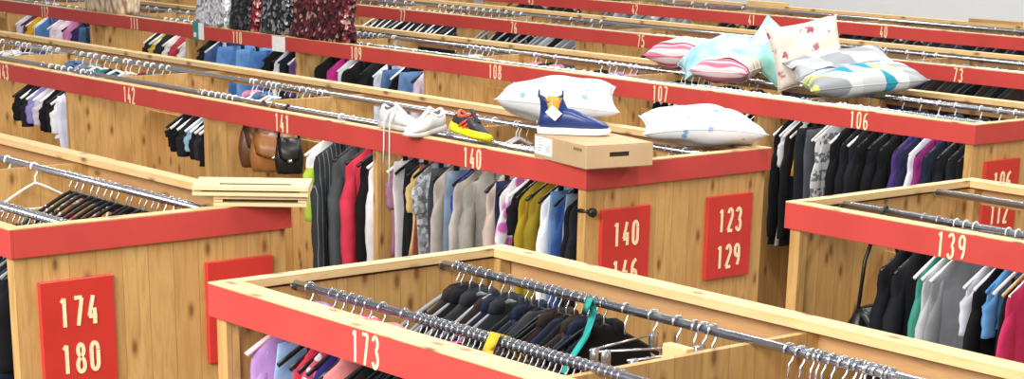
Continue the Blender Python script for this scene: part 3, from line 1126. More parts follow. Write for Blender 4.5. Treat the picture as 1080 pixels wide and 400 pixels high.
for (row, side, st), lst in _by.items():
    lst.sort(key=lambda e: e[2])
    lastx = -99
    n_ = 0
    gaps = [min([abs(e[2] - p[2]) for p in lst if p is not e] + [.09]) for e in lst]
    for gap, (row, side, x, kind, hexc, words, length, hang, sw) in zip(gaps, lst):
        x = clear(row, x, .05)
        if x < lastx + 0.022:
            x = lastx + 0.022
        lastx = x
        loc = (x, rod_at(row, side), 1.575)
        if kind == 'handbag':
            bag('black shoulder bag hanging at the left under number 139', '141416', (x + .10, loc[1], 1.575), 0, .3, .22, .12, .33, 'shoulder_bag')
            continue
        n_ += 1
        where = '%s from left, %s rod, %s' % (ORD[n_], 'front' if side == 'f' else 'rear', st)
        thin = max(.42, min(1.0, max(gap, .022) / .075))
        text = '%s %s, %s' % (words, kind.replace('_', ' '), where)
        hung(kind, hexc, text, length, hang, loc,
             math.radians(random.uniform(-sw, sw) * (.5 if gap < .05 else 1)), 'clothes on the %s rod of %s' % ('front' if side == 'f' else 'rear', st), parts=row not in ('73', '40')).scale = (thin, 1, 1)

_n = {}
for row, side, x, hang in EMPTY:
    rail = 'front rod' if side == 'f' else 'rear rod'
    key = (row, side)
    _n[key] = _n.get(key, 0) + 1
    t = thing('clothes_hanger', 'empty %s hanger, %s bare one from left, %s, %s' % ('wire' if hang == 'metal' else 'white plastic', ORD[_n[key]], rail, stall_of(row, x)),
              'hanger', (x, rod_at(row, side), 1.575), math.radians(random.uniform(-25, 25)), 'empty hangers')
    hm = HANGER[hang]
    h = link('hanger_arms', hanger_mesh('thin' if hang == 'white' else 'clip'), t, None, hm)
    link('hook', hook_mesh(.0032), t, None, hm)


# ------------------------------------------------------------------ leather bags under number 141
bag('tan brown leather handbag with flap hanging under number 141', '9a6432', (-2.60, 2.70, 1.575), math.radians(-35), .24, .19, .12, .12)
bag('dark brown leather bag hanging behind the tan handbag under number 141', '5c3a22', (-2.70, 2.71, 1.575), math.radians(-25), .26, .22, .10, .08, 'brown_handbag')
bag('small black bag hanging right of the tan handbag under number 141', '19181a', (-2.50, 2.72, 1.575), math.radians(-30), .14, .17, .09, .14, 'black_bag')

E1 = Vector((0.648, 0.761, 0))      # along the picture, level
E2 = Vector((-0.761, 0.648, 0))     # away from the viewer, level
UP = Vector((0, 0, 1))


# ------------------------------------------------------------------ cushions
def cushion_mat(name, kind):
    m, nt, p = new_mat(name)
    tc = N(nt, 'ShaderNodeTexCoord')
    obj = tc.outputs['Object']
    sep = N(nt, 'ShaderNodeSeparateXYZ')
    nt.links.new(obj, sep.inputs[0])
    x, y = sep.outputs[0], sep.outputs[1]
    if kind in ('white_blue', 'white_leaf'):
        vo = N(nt, 'ShaderNodeTexVoronoi')
        vo.inputs['Scale'].default_value = 17.0 if kind == 'white_blue' else 13.0
        nt.links.new(obj, vo.inputs['Vector'])
        no = N(nt, 'ShaderNodeTexNoise')
        no.inputs['Scale'].default_value = 40.0
        nt.links.new(obj, no.inputs['Vector'])
        d = math_n(nt, 'ADD', vo.outputs['Distance'], math_n(nt, 'MULTIPLY', no.outputs['Fac'], 0.5))
        r = ramp(nt, [(0.40, (1, 1, 1, 1)), (0.50, (0, 0, 0, 1))])
        nt.links.new(d, r.inputs[0])
        gate = math_n(nt, 'GREATER_THAN', N_sep(nt, vo.outputs['Color']), 0.35)
        col = mix(nt, math_n(nt, 'MULTIPLY', math_n(nt, 'MULTIPLY', r.outputs[0], gate), 0.9), lin('dfe1e4'), lin('6f9ccb' if kind == 'white_blue' else '86a9b8'))
    elif kind == 'stripes':
        r = ramp(nt, [(0.0, lin('c5788a')), (0.06, lin('dcc6c8')), (0.10, lin('bf6c82')), (0.15, lin('d9b4ba')), (0.18, lin('b9647c')), (0.23, lin('33262a')), (0.255, lin('ddd4ca')), (0.40, lin('ddd4ca')),
                      (0.49, lin('57443c')), (0.505, lin('ddd4ca')), (0.60, lin('d6c2a6')), (0.68, lin('ddd4ca')), (0.75, lin('4b3b38')), (0.77, lin('ddd4ca')), (0.88, lin('d9b9a0')), (0.94, lin('ddd4ca'))], 'CONSTANT')
        nt.links.new(math_n(nt, 'ADD', math_n(nt, 'MULTIPLY', y, 2.3), 0.5), r.inputs[0])
        col = r.outputs[0]
    elif kind in ('blue', 'mint'):
        no = N(nt, 'ShaderNodeTexNoise')
        no.inputs['Scale'].default_value = 9.0
        no.inputs['Detail'].default_value = 5.0
        nt.links.new(obj, no.inputs['Vector'])
        cs = ('84bccb', 'a3cfd7', 'c4e0e4') if kind == 'blue' else ('86c9bd', 'a8d8cf', 'c9e6e1')
        r = ramp(nt, [(0.35, lin(cs[0])), (0.5, lin(cs[1])), (0.66, lin(cs[2]))])
        nt.links.new(no.outputs['Fac'], r.inputs[0])
        col = r.outputs[0]
    elif kind == 'flowers':
        vo = N(nt, 'ShaderNodeTexVoronoi')
        vo.inputs['Scale'].default_value = 13.0
        nt.links.new(obj, vo.inputs['Vector'])
        no = N(nt, 'ShaderNodeTexNoise')
        no.inputs['Scale'].default_value = 55.0
        nt.links.new(obj, no.inputs['Vector'])
        d = math_n(nt, 'ADD', vo.outputs['Distance'], math_n(nt, 'MULTIPLY', no.outputs['Fac'], 0.6))
        r = ramp(nt, [(0.52, (1, 1, 1, 1)), (0.62, (0, 0, 0, 1))])
        nt.links.new(d, r.inputs[0])
        c2 = mix(nt, N_sep(nt, vo.outputs['Color']), lin('8f1a40'), lin('b5808a'))
        gate = math_n(nt, 'GREATER_THAN', N_sep(nt, vo.outputs['Color']), 0.2)
        col = mix(nt, math_n(nt, 'MULTIPLY', r.outputs[0], gate), lin('d8cdbf'), c2)
    else:       # patchwork of triangles
        s = 8.5
        fx = math_n(nt, 'MULTIPLY', math_n(nt, 'ADD', x, math_n(nt, 'MULTIPLY', y, 0.5)), s)
        fy = math_n(nt, 'MULTIPLY', y, s)
        cx, cy = math_n(nt, 'FLOOR', fx), math_n(nt, 'FLOOR', fy)
        half = math_n(nt, 'GREATER_THAN', math_n(nt, 'ADD', math_n(nt, 'FRACT', fx), math_n(nt, 'FRACT', fy)), 1.0)
        cb = N(nt, 'ShaderNodeCombineXYZ')
        nt.links.new(cx, cb.inputs[0])
        nt.links.new(cy, cb.inputs[1])
        nt.links.new(math_n(nt, 'ADD', half, 2.5 if kind == 'patch' else 7.5), cb.inputs[2])
        wn = N(nt, 'ShaderNodeTexWhiteNoise', noise_dimensions='3D')
        nt.links.new(cb.outputs[0], wn.inputs['Vector'])
        r = ramp(nt, [(0.0, lin('a6a9ac')), (0.25, lin('cbcdce')), (0.46, lin('92969b')), (0.62, lin('c2ca72')), (0.72, lin('3490a6')), (0.82, lin('bfc2c5')), (0.92, lin('4c525a'))], 'CONSTANT')
        nt.links.new(wn.outputs['Value'], r.inputs[0])
        col = r.outputs[0]
    nt.links.new(col, p.inputs['Base Color'])
    p.inputs['Roughness'].default_value = 0.9
    p.inputs['Specular IOR Level'].default_value = 0.15
    b = N(nt, 'ShaderNodeBump')
    b.inputs['Strength'].default_value = 0.3
    b.inputs['Distance'].default_value = 0.015
    n3 = N(nt, 'ShaderNodeTexNoise')
    n3.inputs['Scale'].default_value = 9.0
    nt.links.new(obj, n3.inputs['Vector'])
    nt.links.new(n3.outputs['Fac'], b.inputs['Height'])
    nt.links.new(b.outputs[0], p.inputs['Normal'])
    return m


def cushion(name, label, centre, ux, uy, w, h, t, mat, seed=0, bend=0.0, sag=0.0, group='cushions piled on the stalls'):
    """ux, uy: directions of the width and the height; the third axis is the thickness"""
    ux = Vector(ux).normalized()
    uz = ux.cross(Vector(uy)).normalized()
    uy = uz.cross(ux).normalized()
    rnd = random.Random(seed)
    ph = [rnd.uniform(0, 6.28) for _ in range(6)]
    n = 26
    mb = MB()
    vs, fs = [], []
    idx = {}
    for side in (1, -1):
        for i in range(n + 1):
            for j in range(n + 1):
                u, v = -1 + 2 * i / n, -1 + 2 * j / n
                edge = i in (0, n) or j in (0, n)
                if edge and side == -1:
                    idx[(side, i, j)] = idx[(1, i, j)]
                    continue
                px = u * w / 2 * (1 - 0.09 * (1 - v * v) * abs(u) ** 2) * 1.0
                py = v * h / 2 * (1 - 0.09 * (1 - u * u) * abs(v) ** 2)
                prof = ((1 - u * u) ** .44) * ((1 - v * v) ** .44)
                pz = side * t / 2 * prof + .006 * math.sin(u * 6 + ph[0] + v * 3) * prof + .005 * math.sin(v * 9 + ph[1] - u * 4) * prof
                pz += bend * (u * u - .4) + sag * u * v
                idx[(side, i, j)] = len(vs)
                vs.append((px, py, pz))
        for i in range(n):
            for j in range(n):
                q = [idx[(side, i, j)], idx[(side, i + 1, j)], idx[(side, i + 1, j + 1)], idx[(side, i, j + 1)]]
                fs.append(tuple(q if side > 0 else q[::-1]))
    mb.add(vs, fs)
    root = thing(name, label, 'cushion', (0, 0, 0), 0, group)
    root.matrix_world = Matrix(((ux.x, uy.x, uz.x, centre[0]), (ux.y, uy.y, uz.y, centre[1]), (ux.z, uy.z, uz.z, centre[2]), (0, 0, 0, 1)))
    mb.build('cover', mat, root, True)
    mb = MB()            # piped seam round the edge
    ring = [(-1 + 2 * i / n, -1) for i in range(n)] + [(1, -1 + 2 * i / n) for i in range(n)] + [(1 - 2 * i / n, 1) for i in range(n)] + [(-1, 1 - 2 * i / n) for i in range(n + 1)]
    pts = []
    for u, v in ring:
        pts.append((u * w / 2 * (1 - 0.09 * (1 - v * v) * abs(u) ** 2), v * h / 2 * (1 - 0.09 * (1 - u * u) * abs(v) ** 2), bend * (u * u - .4) + sag * u * v))
    mb.tube(pts, .0025, 6)
    mb.build('seam', mat, root, True)
    return root


WB = cushion_mat('white_flowered_cotton', 'white_leaf')
WB2 = cushion_mat('white_blue_flowered_cotton', 'white_blue')
STR = cushion_mat('striped_cotton', 'stripes')
BLU = cushion_mat('pale_blue_velvet', 'blue')
MIN = cushion_mat('mint_cotton', 'mint')
FLW = cushion_mat('cream_flowered_linen', 'flowers')
PA1 = cushion_mat('patchwork_grey', 'patch')
PA2 = cushion_mat('patchwork_lime', 'patch2')

cushion('pillow', 'white flowered pillow lying behind the blue boot on the row of number 140', (-1.32, 3.40, 1.690), E1 * 1 + UP * .02, E2 + UP * .03, .56, .42, .19, WB, 1, 0.0, .03)
cushion('pillow', 'white pillow with pale blue flowers right of the shoebox', (-.345, 3.365, 1.668), E1 * 1 - UP * .06, E2 - UP * .02, .52, .40, .16, WB2, 2, -.02, -.02)
cushion('cushion', 'pink striped cushion lying at the left end of the cushion pile', (-2.97, 5.86, 1.675), E1 * .88 - E2 * .45, E2 + E1 * .5 + UP * .05, .36, .42, .17, STR, 3)
cushion('cushion', 'pink striped cushion lying under the blue cushion in the pile', (-2.22, 5.46, 1.665), E1 * .9 - E2 * .4, E2 + E1 * .45 + UP * .04, .33, .40, .15, STR, 4)
cushion('cushion', 'pale blue cushion slumped over a striped cushion in the pile', (-2.46, 5.62, 1.715), E1 + UP * .36, E2 + UP * .15, .46, .38, .13, BLU, 5, -.045)
cushion('cushion', 'mint green cushion standing on its corner in the pile', (-2.15, 5.73, 1.752), E1 * .6 + UP * .75 + E2 * .3, E1 * -.55 + UP * .75 + E2 * .25, .29, .29, .10, MIN, 6)
cushion('cushion', 'cream cushion with dark red flowers standing upright in the pile', (-1.82, 5.65, 1.772), E1 + UP * .22 + E2 * .1, UP + E2 * .35 - E1 * .05, .40, .35, .12, FLW, 7)
cushion('cushion', 'grey and teal patchwork cushion leaning behind the lime patchwork cushion', (-1.585, 5.655, 1.730), E1 + UP * .16 + E2 * .15, E2 + UP * .26, .56, .30, .13, PA1, 8)
cushion('cushion', 'grey and lime patchwork cushion at the right front of the pile', (-1.25, 5.44, 1.686), E1 + UP * .10 + E2 * .1, E2 + UP * .06, .62, .38, .16, PA2, 9)


# ------------------------------------------------------------------ shoebox and boots on the corner
CARD = plain('cardboard', 'c3a57f', 0.8, 0, 0.05, 8)
PAPER = plain('white_paper', 'f3f3f1', 0.7)
INK = plain('printed_ink', '6d5a48', 0.8)
INKG = plain('label_ink', 'c9c9cb', 0.8)
BOX_SHADE = plain('box_slot_shade', '33271c', 0.9)  # dark tone for the shade inside the hand slot
bx = thing('shoebox', 'brown cardboard shoebox with a hand slot on the corner of the row of number 140', 'box', (-.012, 2.404, ZT), math.radians(-10.5))
BW, BD, BH = .385, .30, .088
mb = MB()
mb.cbox(-BW, 0, 0.003, BD, 0.0, BH, .003)
mb.build('box_body', CARD, bx)
mb = MB()
# lid with skirts; hand slot left open in the right-hand side
mb.cbox(-BW - .003, .003, -.001, BD + .003, BH, BH + .004, .0015)
mb.cbox(-BW - .003, .003, -.002, .003, .004, BH, .001)
for (ya, yb, za, zb) in ((-.001, .105, .004, BH), (.195, BD + .003, .004, BH), (.105, .195, .004, .044), (.105, .195, .062, BH)):
    mb.cbox(-.001, .0045, ya, yb, za, zb, .0008)
mb.build('lid', CARD, bx)
mb = MB()
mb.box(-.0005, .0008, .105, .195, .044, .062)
mb.build('hand_slot', BOX_SHADE, bx)  # dark sheet behind the opening, shade put in as colour
mb = MB()
mb.box(-BW + .005, -BW + .135, -.0032, -.0021, .018, .086)
lb = mb.build('paper_label', PAPER, bx)
mb = MB()
for i in range(5):
    mb.box(-BW + .03, -BW + .05 + .008 * (i % 3), -.0038, -.0033, .03 + i * .011, .036 + i * .011)
for i in range(9):
    mb.box(-BW + .088 + i * .0045, -BW + .0905 + i * .0045, -.0038, -.0033, .028, .062)
mb.build('label_print', INKG, lb)
mb = MB()
for i in range(5):
    mb.cbox(-.088 + i * .013, -.088 + i * .013 + .009, -.0032, -.0021, .066, .077, .0004)
mb.build('box_print', INK, bx)


def boot(label, loc, rz, mats, tagged):
    """ankle-high rubber boot; x towards the toe, heel at the origin"""
    navy, sole, orange = mats
    t = thing('rubber_boot', label, 'boot', loc, rz, None)
    n = 28

    def foot(x, w, z0, z1, p=.75):
        return [(x, w * sgp(math.cos(2 * math.pi * k / n), .8), z0 + (z1 - z0) * (.5 + .5 * sgp(math.sin(2 * math.pi * k / n), p))) for k in range(n)]
    mb = MB()
    secs = [(.0, .018, .02, .03), (.004, .030, .001, .03), (.03, .038, .0, .03), (.10, .034, .0, .03), (.17, .046, .0, .03), (.235, .046, .001, .03), (.272, .034, .003, .031), (.286, .02, .008, .03), (.292, .006, .014, .026)]
    mb.loft([foot(x, w, a, b, .35) for x, w, a, b in secs])
    so = mb.build('sole', sole, t, True)
    mb = MB()           # foot part
    secs = [(.008, .02, .028, .07), (.014, .031, .026, .09), (.05, .036, .026, .10), (.10, .034, .026, .105), (.14, .040, .026, .100), (.18, .043, .026, .084), (.22, .042, .026, .068), (.255, .034, .026, .055), (.274, .022, .027, .046), (.283, .008, .028, .04)]
    mb.loft([foot(x, w, a, b) for x, w, a, b in secs])
    mb.build('vamp', navy, t, True)
    mb = MB()           # shaft, hollow
    outer, inner = [], []
    for i in range(9):
        q = i / 8
        z = .055 + .098 * q
        xa, xb = .006 - .004 * q + .006 * math.sin(q * 3.1), .150 - .042 * q ** .7 - .012 * q
        cx, rx, ry = (xa + xb) / 2, (xb - xa) / 2, .034 + .006 * q
        dip = lambda k: -.022 * q ** 3 * abs(math.sin(2 * math.pi * k / n)) ** 3
        outer.append([(cx + rx * math.cos(2 * math.pi * k / n), ry * math.sin(2 * math.pi * k / n), z + dip(k)) for k in range(n)])
        inner.append([(cx + (rx - .004) * math.cos(2 * math.pi * k / n), (ry - .004) * math.sin(2 * math.pi * k / n), z + dip(k)) for k in range(n)])
    mb.loft(outer + inner[::-1])
    mb.build('shaft', navy, t, True)
    for sg in (-1, 1):  # elastic side panel
        mb = MB()
        rings = []
        for i in range(10):
            q = i / 9
            z = .076 + .068 * q
            f = (z - .055) / .098
            xa, xb = .006 - .004 * f + .006 * math.sin(f * 3.1), .150 - .042 * f ** .7 - .012 * f
            cx, rx, ry = (xa + xb) / 2, (xb - xa) / 2, .034 + .006 * f
            hw = .012 + .020 * q
            ring = []
            for u in (-1, -.5, 0, .5, 1):
                xx = .066 + u * hw
                ring.append((xx, sg * (ry * math.sqrt(max(0, 1 - ((xx - cx) / rx) ** 2)) + .0016), z))
            rings.append(ring + [(p_[0], p_[1] - sg * .004, p_[2]) for p_ in ring[::-1]])
        mb.loft(rings)
        mb.build('elastic_panel', orange, t, True)
    for xx in (.004, .098):
        mb = MB()
        mb.tube([(xx, -.006, .142), (xx, -.006, .164), (xx, 0, .17), (xx, .006, .164), (xx, .006, .142)], .0035, 6)
        mb.build('pull_loop', navy, t, True)
    if tagged:
        mb = MB()
        mb.add([(.062, -.0485, .118), (.035, -.050, .090), (.075, -.055, .058), (.102, -.0515, .087), (.062, -.0475, .118), (.035, -.049, .090), (.075, -.054, .058), (.102, -.0505, .087)],
               [(0, 1, 2, 3), (7, 6, 5, 4), (0, 4, 5, 1), (1, 5, 6, 2), (2, 6, 7, 3), (3, 7, 4, 0)])
        tg = mb.build('price_tag', PAPER, t)
        tg['label'] = 'white price tag'
        mb = MB()
        mb.tube([(.062, -.048, .116), (.060, -.046, .132), (.06, -.044, .140)], .001, 5)
        mb.build('tag_string', PAPER, tg)
    mb = MB()
    mb.tube([(-.0005, -.004, .045), (-.003, -.004, .045)], .007, 10)
    mb.build('heel_badge', sole, t, True)
    return t


NAVY = plain('navy_rubber', '1f3570', 0.32, 0, 0.05, 5)
SOLEW = plain('white_rubber', 'eef0f2', 0.5)
ORANGE = plain('orange_elastic', 'e0a03c', 0.7, 0, 0.12, 60)
zb_ = ZT + BH + .004
boot('navy rubber ankle boot with white sole, orange side panel and tag on the shoebox', (-.392, 2.485, zb_), math.radians(43), (NAVY, SOLEW, ORANGE), True)


# ------------------------------------------------------------------ shoes on the red board
def shoe(name, label, loc, rz, tilt, upper, sole, accent=None, laces=None, L=.27, thick=1.0):
    """low lace-up shoe; x towards the toe, heel at the origin"""
    t = thing(name, label, 'shoe', loc, rz)
    t.rotation_euler = (tilt[0], tilt[1], rz)
    n = 24
    k_ = L / .27

    def sec(x, w, z0, z1, p=.8):
        return [(x * k_, w * sgp(math.cos(2 * math.pi * k / n), .8), z0 + (z1 - z0) * (.5 + .5 * sgp(math.sin(2 * math.pi * k / n), p))) for k in range(n)]
    mb = MB()
    mb.loft([sec(x, w * (1 + .1 * (thick - 1)), a, b * thick, .35) for x, w, a, b in [(0, .014, .012, .03), (.006, .028, .003, .032), (.05, .034, 0, .03), (.11, .031, 0, .026), (.18, .044, 0, .024), (.225, .044, .003, .024), (.252, .032, .008, .026), (.266, .014, .014, .027)]])
    mb.build('sole', sole, t, True)
    mb = MB()
    outer = [(.006, .016, .026, .075), (.012, .027, .022, .088), (.035, .033, .02, .082), (.07, .034, .02, .078), (.105, .034, .02, .088), (.13, .037, .02, .084), (.17, .041, .02, .066), (.21, .04, .02, .052), (.24, .030, .022, .042), (.256, .014, .023, .035)]
    mb.loft([sec(x, w, a, b) for x, w, a, b in outer])
    mb.build('upper', upper, t, True)
    mb = MB()           # padded collar round the opening
    pts = [((.058 + .046 * math.cos(a)) * k_, .024 * math.sin(a), .083 + .012 * math.cos(2 * a)) for a in [2 * math.pi * i / 20 for i in range(21)]]
    mb.tube(pts, .008, 8)
    mb.build('collar', accent or upper, t, True)
    mb = MB()
    mb.loft([[((.058 + .040 * math.cos(a)) * k_, .020 * math.sin(a), .0795 + .010 * math.cos(2 * a) + dz) for a in [2 * math.pi * i / 16 for i in range(16)]] for dz in (0, .004)])
    mb.build('opening_shade', plain('shoe_opening_shade', '55565a' if accent is None else '1c1d20', .9), t, True)  # dark ellipse for the shaded opening; the upper is not hollow
    mb = MB()
    mb.loft([[(x * k_, -.016, z), (x * k_, 0, z + .006), (x * k_, .016, z), (x * k_, 0, z - .006)] for x, z in ((.092, .112), (.105, .100), (.13, .088), (.165, .07))])
    mb.build('tongue', upper, t, True)
    lm = laces or upper
    for i in range(4):
        x, z = .112 + i * .016, .094 - i * .009
        mb = MB()
        mb.tube([(x * k_, -.027, z - .012), (x * k_, -.012, z + .001), (x * k_, .012, z + .001), (x * k_, .027, z - .012)], .003, 6)
        mb.build('lace', lm, t, True)
    if accent:
        for j in range(3):
            for sg in (-1, 1):
                mb = MB()
                x = .11 + .03 * j
                mb.tube([((x - .022) * k_, sg * .036, .03), (x * k_, sg * (.038 - .002 * j), .05 - .004 * j), ((x + .018) * k_, sg * .028, .068 - .007 * j)], .0055, 6)
                mb.build('side_stripe', accent, t, True)
    return t


SNW = plain('white_canvas', 'd9d9d7', 0.7)
SNS = plain('white_shoe_sole', 'c9c8c4', 0.6)
s1 = shoe('sneaker', 'left one of two white sneakers, its long laces hanging over the red board', (-1.47, 2.515, ZT + .004), math.radians(4), (math.radians(-4), 0), SNW, SNS, None, SNW, .255)
s2 = shoe('sneaker', 'right one of two white sneakers, its toe over the red board', (-1.215, 2.655, ZT + .006), math.radians(-72), (0, math.radians(2)), SNW, SNS, None, SNW, .28)
m1 = (Matrix.Translation(s1.location) @ s1.rotation_euler.to_matrix().to_4x4()).inverted()
for x, l in ((-1.385, .135), (-1.345, .235)):
    mb = MB()
    mb.tube([m1 @ Vector(p_) for p_ in ((-1.36, 2.515, ZT + .093), (x + .01, 2.49, ZT + .085), (x, 2.466, ZT + .04), (x + .003, 2.4625, ZT - l * .5), (x, 2.462, ZT - l))], .0035, 6)
    mb.build('loose_lace', SNW, s1, True)

RUNU = plain('black_mesh', '22252c', 0.7, 0, .15, 50)
RUNS = plain('neon_yellow_foam', 'dfe31c', 0.55)
RUNA = plain('orange_trim', 'f0542c', 0.5)
shoe('running_shoe', 'black running shoe with neon yellow sole and orange stripes beside the white sneakers', (-1.06, 2.585, ZT + .022), math.radians(-8), (math.radians(-20), math.radians(3)), RUNU, RUNS, RUNA, RUNA, .285, 1.45)


# ------------------------------------------------------------------ wooden tray frames on the left row
TRAY = plain('pale_birch', 'd6c094', 0.5, 0, .05, 4)
TRAY_SHADE = plain('tray_slot_shade', '2e2a26', 0.9)  # dark colour standing for shade in the slot


def tray(label, loc, ang, w, d, h, slot):
    t = thing('wooden_rack', label, 'wooden rack', loc, ang, 'wooden racks stacked on the left row')
    mb = MB()
    if slot:
        for (xa, xb, ya, yb) in ((0, w, 0, d * .22), (0, w, d * .42, d), (0, w * .22, d * .22, d * .42), (w * .84, w, d * .22, d * .42)):
            mb.cbox(xa, xb, ya, yb, h - .014, h, .001)
    else:
        mb.cbox(0, w, 0, d, h - .012, h, .001)
    mb.build('top_board', TRAY, t)
    if slot:
        mb = MB()
        mb.box(w * .222, w * .838, d * .222, d * .418, h - .0135, h - .003)
        mb.build('slot_shade', TRAY_SHADE, t)  # added dark sheet that paints the shade of the slot
    mb = MB()
    mb.cbox(0, w, .0, d, 0, .012, .001)
    mb.build('bottom_board', TRAY, t)
    for xa in (0, w - .03):
        mb = MB()
        mb.cbox(xa, xa + .03, .01, d - .01, .0125, h - (.0145 if slot else .0125), .001)
        mb.build('end_block', TRAY, t)
    return t


tray('lower pale wooden rack lying on the far corner of the left row', (-.045, .765, ZT + .001), math.radians(52), .31, .15, .036, False)
tray('upper pale wooden rack with a long slot, on top of the other rack', (-.072, .700, ZT + .038), math.radians(51.5), .385, .21, .032, True)


# ------------------------------------------------------------------ sequined bags and a basket on the row of 110
def sequin_mat(name, cols, scale=42.0):
    m, nt, p = new_mat(name)
    tc = N(nt, 'ShaderNodeTexCoord')
    vo = N(nt, 'ShaderNodeTexVoronoi')
    vo.inputs['Scale'].default_value = scale
    nt.links.new(tc.outputs['Object'], vo.inputs['Vector'])
    r = ramp(nt, [(i / len(cols), lin(c)) for i, c in enumerate(cols)], 'CONSTANT')
    nt.links.new(N_sep(nt, vo.outputs['Color']), r.inputs[0])
    nt.links.new(r.outputs[0], p.inputs['Base Color'])
    p.inputs['Roughness'].default_value = 0.3
    p.inputs['Metallic'].default_value = 0.35
    b = N(nt, 'ShaderNodeBump')
    b.inputs['Strength'].default_value = 0.8
    b.inputs['Distance'].default_value = 0.01
    nt.links.new(vo.outputs['Distance'], b.inputs['Height'])
    nt.links.new(b.outputs[0], p.inputs['Normal'])
    return m


def sequin_bag(label, x0, x1, y, h, mat, lean=0.03):
    w = x1 - x0
    t = thing('sequined_bag', label, 'bag', ((x0 + x1) / 2, y, ZT + .001), 0, 'sequined bags on the red board')
    mb = MB()
    rings = []
    n = 40
    for i in range(12):
        q = i / 11
        th = .075 * (1 - .45 * q)
        ring = []
        for k in range(n):
            a = 2 * math.pi * k / n
            ring.append((w / 2 * sgp(math.cos(a), .35) * (1 - .03 * q) + .006 * math.sin(q * 9 + a), th * sgp(math.sin(a), .45) + lean * q + .006 * math.sin(a * 5 + q * 7), h * q))
        rings.append(ring)
    mb.loft(rings)
    mb.build('bag_body', mat, t, True)
    for yy in (-.045, .045):
        mb = MB()
        mb.tube([(-w * .25, yy + lean, h - .02), (-w * .2, yy + lean, h + .14), (0, yy + lean, h + .19), (w * .2, yy + lean, h + .14), (w * .25, yy + lean, h - .02)], .008, 8)
        mb.build('handle', mat, t, True)
    return t


sequin_bag('silver sequined bag on the red board left of number 110', -7.05, -6.62, 5.03, .34, sequin_mat('silver_sequins', ['f4f4f6', 'b9bcc2', 'e2e3e6', '8b8f96', 'd6d8db']))
sequin_bag('black sequined bag on the red board above number 110', -6.58, -6.32, 5.03, .34, sequin_mat('black_sequins', ['1a1a1c', '3a3a3d', '0d0d0e', '55555a', '222224']))
sequin_bag('narrow red sequined bag squeezed between the black and the grey bag', -6.30, -6.22, 5.03, .34, sequin_mat('red_sequins', ['8d1f2b', 'd9c7c4', 'b83a44', '5a1a20']))
sequin_bag('dark grey sequined bag right of number 110', -6.20, -5.88, 5.03, .34, sequin_mat('grey_sequins', ['2e3032', '6c7073', '17181a', '97999b', '1f2022']))
sequin_bag('wide maroon sequined bag on the red board left of number 109', -5.84, -5.20, 5.03, .34, sequin_mat('maroon_sequins', ['5a1a24', '3a1018', '7d2a34', '2a0c12', 'b98a80', '4a1620', '6a2430', '220a0e']))

bk = thing('woven_basket', 'beige woven basket on the red board left of number 111', 'basket', (-8.35, 5.06, ZT + .001))
m, nt, p = new_mat('beige_wicker')
tc = N(nt, 'ShaderNodeTexCoord')
wv = N(nt, 'ShaderNodeTexVoronoi')
wv.inputs['Scale'].default_value = 34
mp = N(nt, 'ShaderNodeMapping')
mp.inputs['Scale'].default_value = (1, 1, 0.35)
nt.links.new(tc.outputs['Object'], mp.inputs[0])
nt.links.new(mp.outputs[0], wv.inputs['Vector'])
r = ramp(nt, [(0, lin('efe2cc')), (.45, lin('d5c0a3')), (.8, lin('93765a'))])
nt.links.new(wv.outputs['Distance'], r.inputs[0])
nt.links.new(r.outputs[0], p.inputs['Base Color'])
mb = MB()
mb.loft([[((.30 + .03 * q) * sgp(math.cos(2 * math.pi * k / 40), .5), (.10 + .02 * q) * sgp(math.sin(2 * math.pi * k / 40), .5), .24 * q) for k in range(40)] for q in [i / 8 for i in range(9)]])
mb.build('basket_body', m, bk, True)
mb = MB()
mb.tube([(.335 * sgp(math.cos(2 * math.pi * k / 40), .5), .122 * sgp(math.sin(2 * math.pi * k / 40), .5), .24) for k in range(41)], .012, 8)
mb.build('rim', m, bk, True)

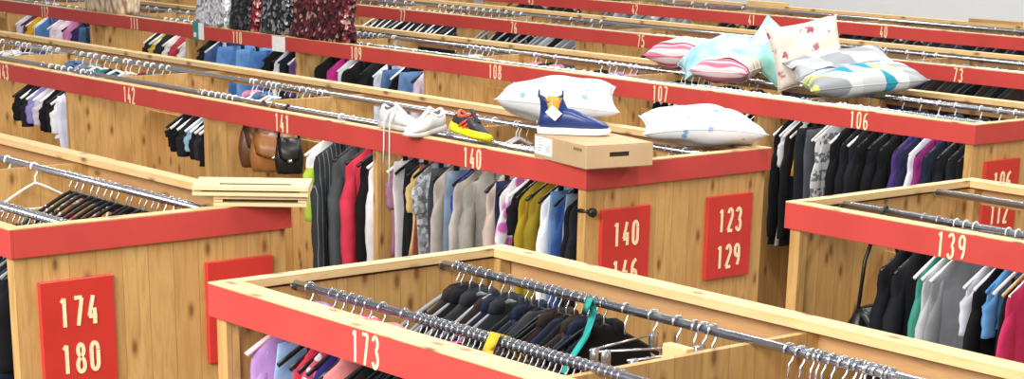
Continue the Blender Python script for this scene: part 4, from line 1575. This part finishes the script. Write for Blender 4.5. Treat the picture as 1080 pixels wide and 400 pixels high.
# paper cards hung on the red board beside number 110
TEAL = plain('teal_print', '2f8f8c', 0.6)
cd = thing('price_card', 'teal and white card on the red board left of number 110', 'card', (-6.93, 4.9475, 1.565))
mb = MB()
mb.box(-.075, .0, -.0015, 0, -.06, .055)
mb.build('teal_half', TEAL, cd)
mb = MB()
mb.box(0.0005, .07, -.0015, 0, -.06, .055)
mb.build('white_half', PAPER, cd)
mb = MB()
mb.cbox(-.062, -.03, -.0025, -.0016, -.045, -.015, .0003)
mb.build('card_print', PAPER, cd)
mb = MB()
mb.box(-.078, .078, -.0015, 0, -.055, .045)
tag(mb.build('price_card', PAPER, None, False, (-5.915, 4.9475, 1.552)), 'plain white card on the red board right of number 110', 'card')

# ------------------------------------------------------------------ loose pieces among the nearest clothes
YEL = fabric('c9a22e')
sc = thing('yellow_strap', 'yellow fabric strap hanging slantwise over the front rod of number 173', 'strap', (1.975, .319, 1.575))
mb = MB()
pts = [(-.10, .22, -.17), (-.06, .15, -.09), (-.02, .05, .0), (.0, .0, .0165), (.01, -.03, -.02), (.015, -.05, -.10)]
rings = []
for i, q in enumerate(pts):
    rings.append([(q[0] - .02, q[1] - .008, q[2]), (q[0] + .02, q[1] - .008, q[2] + .001), (q[0] + .02, q[1] - .005, q[2] + .005), (q[0] - .02, q[1] - .005, q[2] + .005)])
mb.loft(rings)
mb.build('strap_band', YEL, sc, True)
TEA = fabric('2a9c94')
ts = thing('teal_strap', 'teal fabric strap hanging among the black clothes under the rear rod of the nearest row', 'strap', (1.80, .785, 1.575))
mb = MB()
pts = [(0, -.018, -.02), (0, .0, .0175), (.0, .016, -.02), (.02, -.03, -.08), (.03, -.10, -.14), (.05, -.17, -.22)]
mb.loft([[(p_[0] - .012, p_[1], p_[2]), (p_[0] + .012, p_[1], p_[2] + .002), (p_[0] + .012, p_[1] + .003, p_[2] + .007), (p_[0] - .012, p_[1] + .003, p_[2] + .006)] for p_ in pts])
mb.build('strap_band', TEA, ts, True)

for x0_, x1_, nm in ((-7.05, -6.62, 'short pale board lying on the back rail of the farthest row, above number 41'), (-4.62, -4.14, 'short grey-brown board lying on the back rail of the farthest row at the right edge')):
    mb = MB()
    mb.cbox(0, x1_ - x0_, 0, .06, 0, .028, .002)
    ob = mb.build('loose_board', PINE_X if x0_ < -6 else PINE_BACK, None, False, (x0_, 9.709 + D - .068, ZT + .0028))
    ob.rotation_euler = (0, 0, math.radians(2))
    tag(ob, nm, 'board')
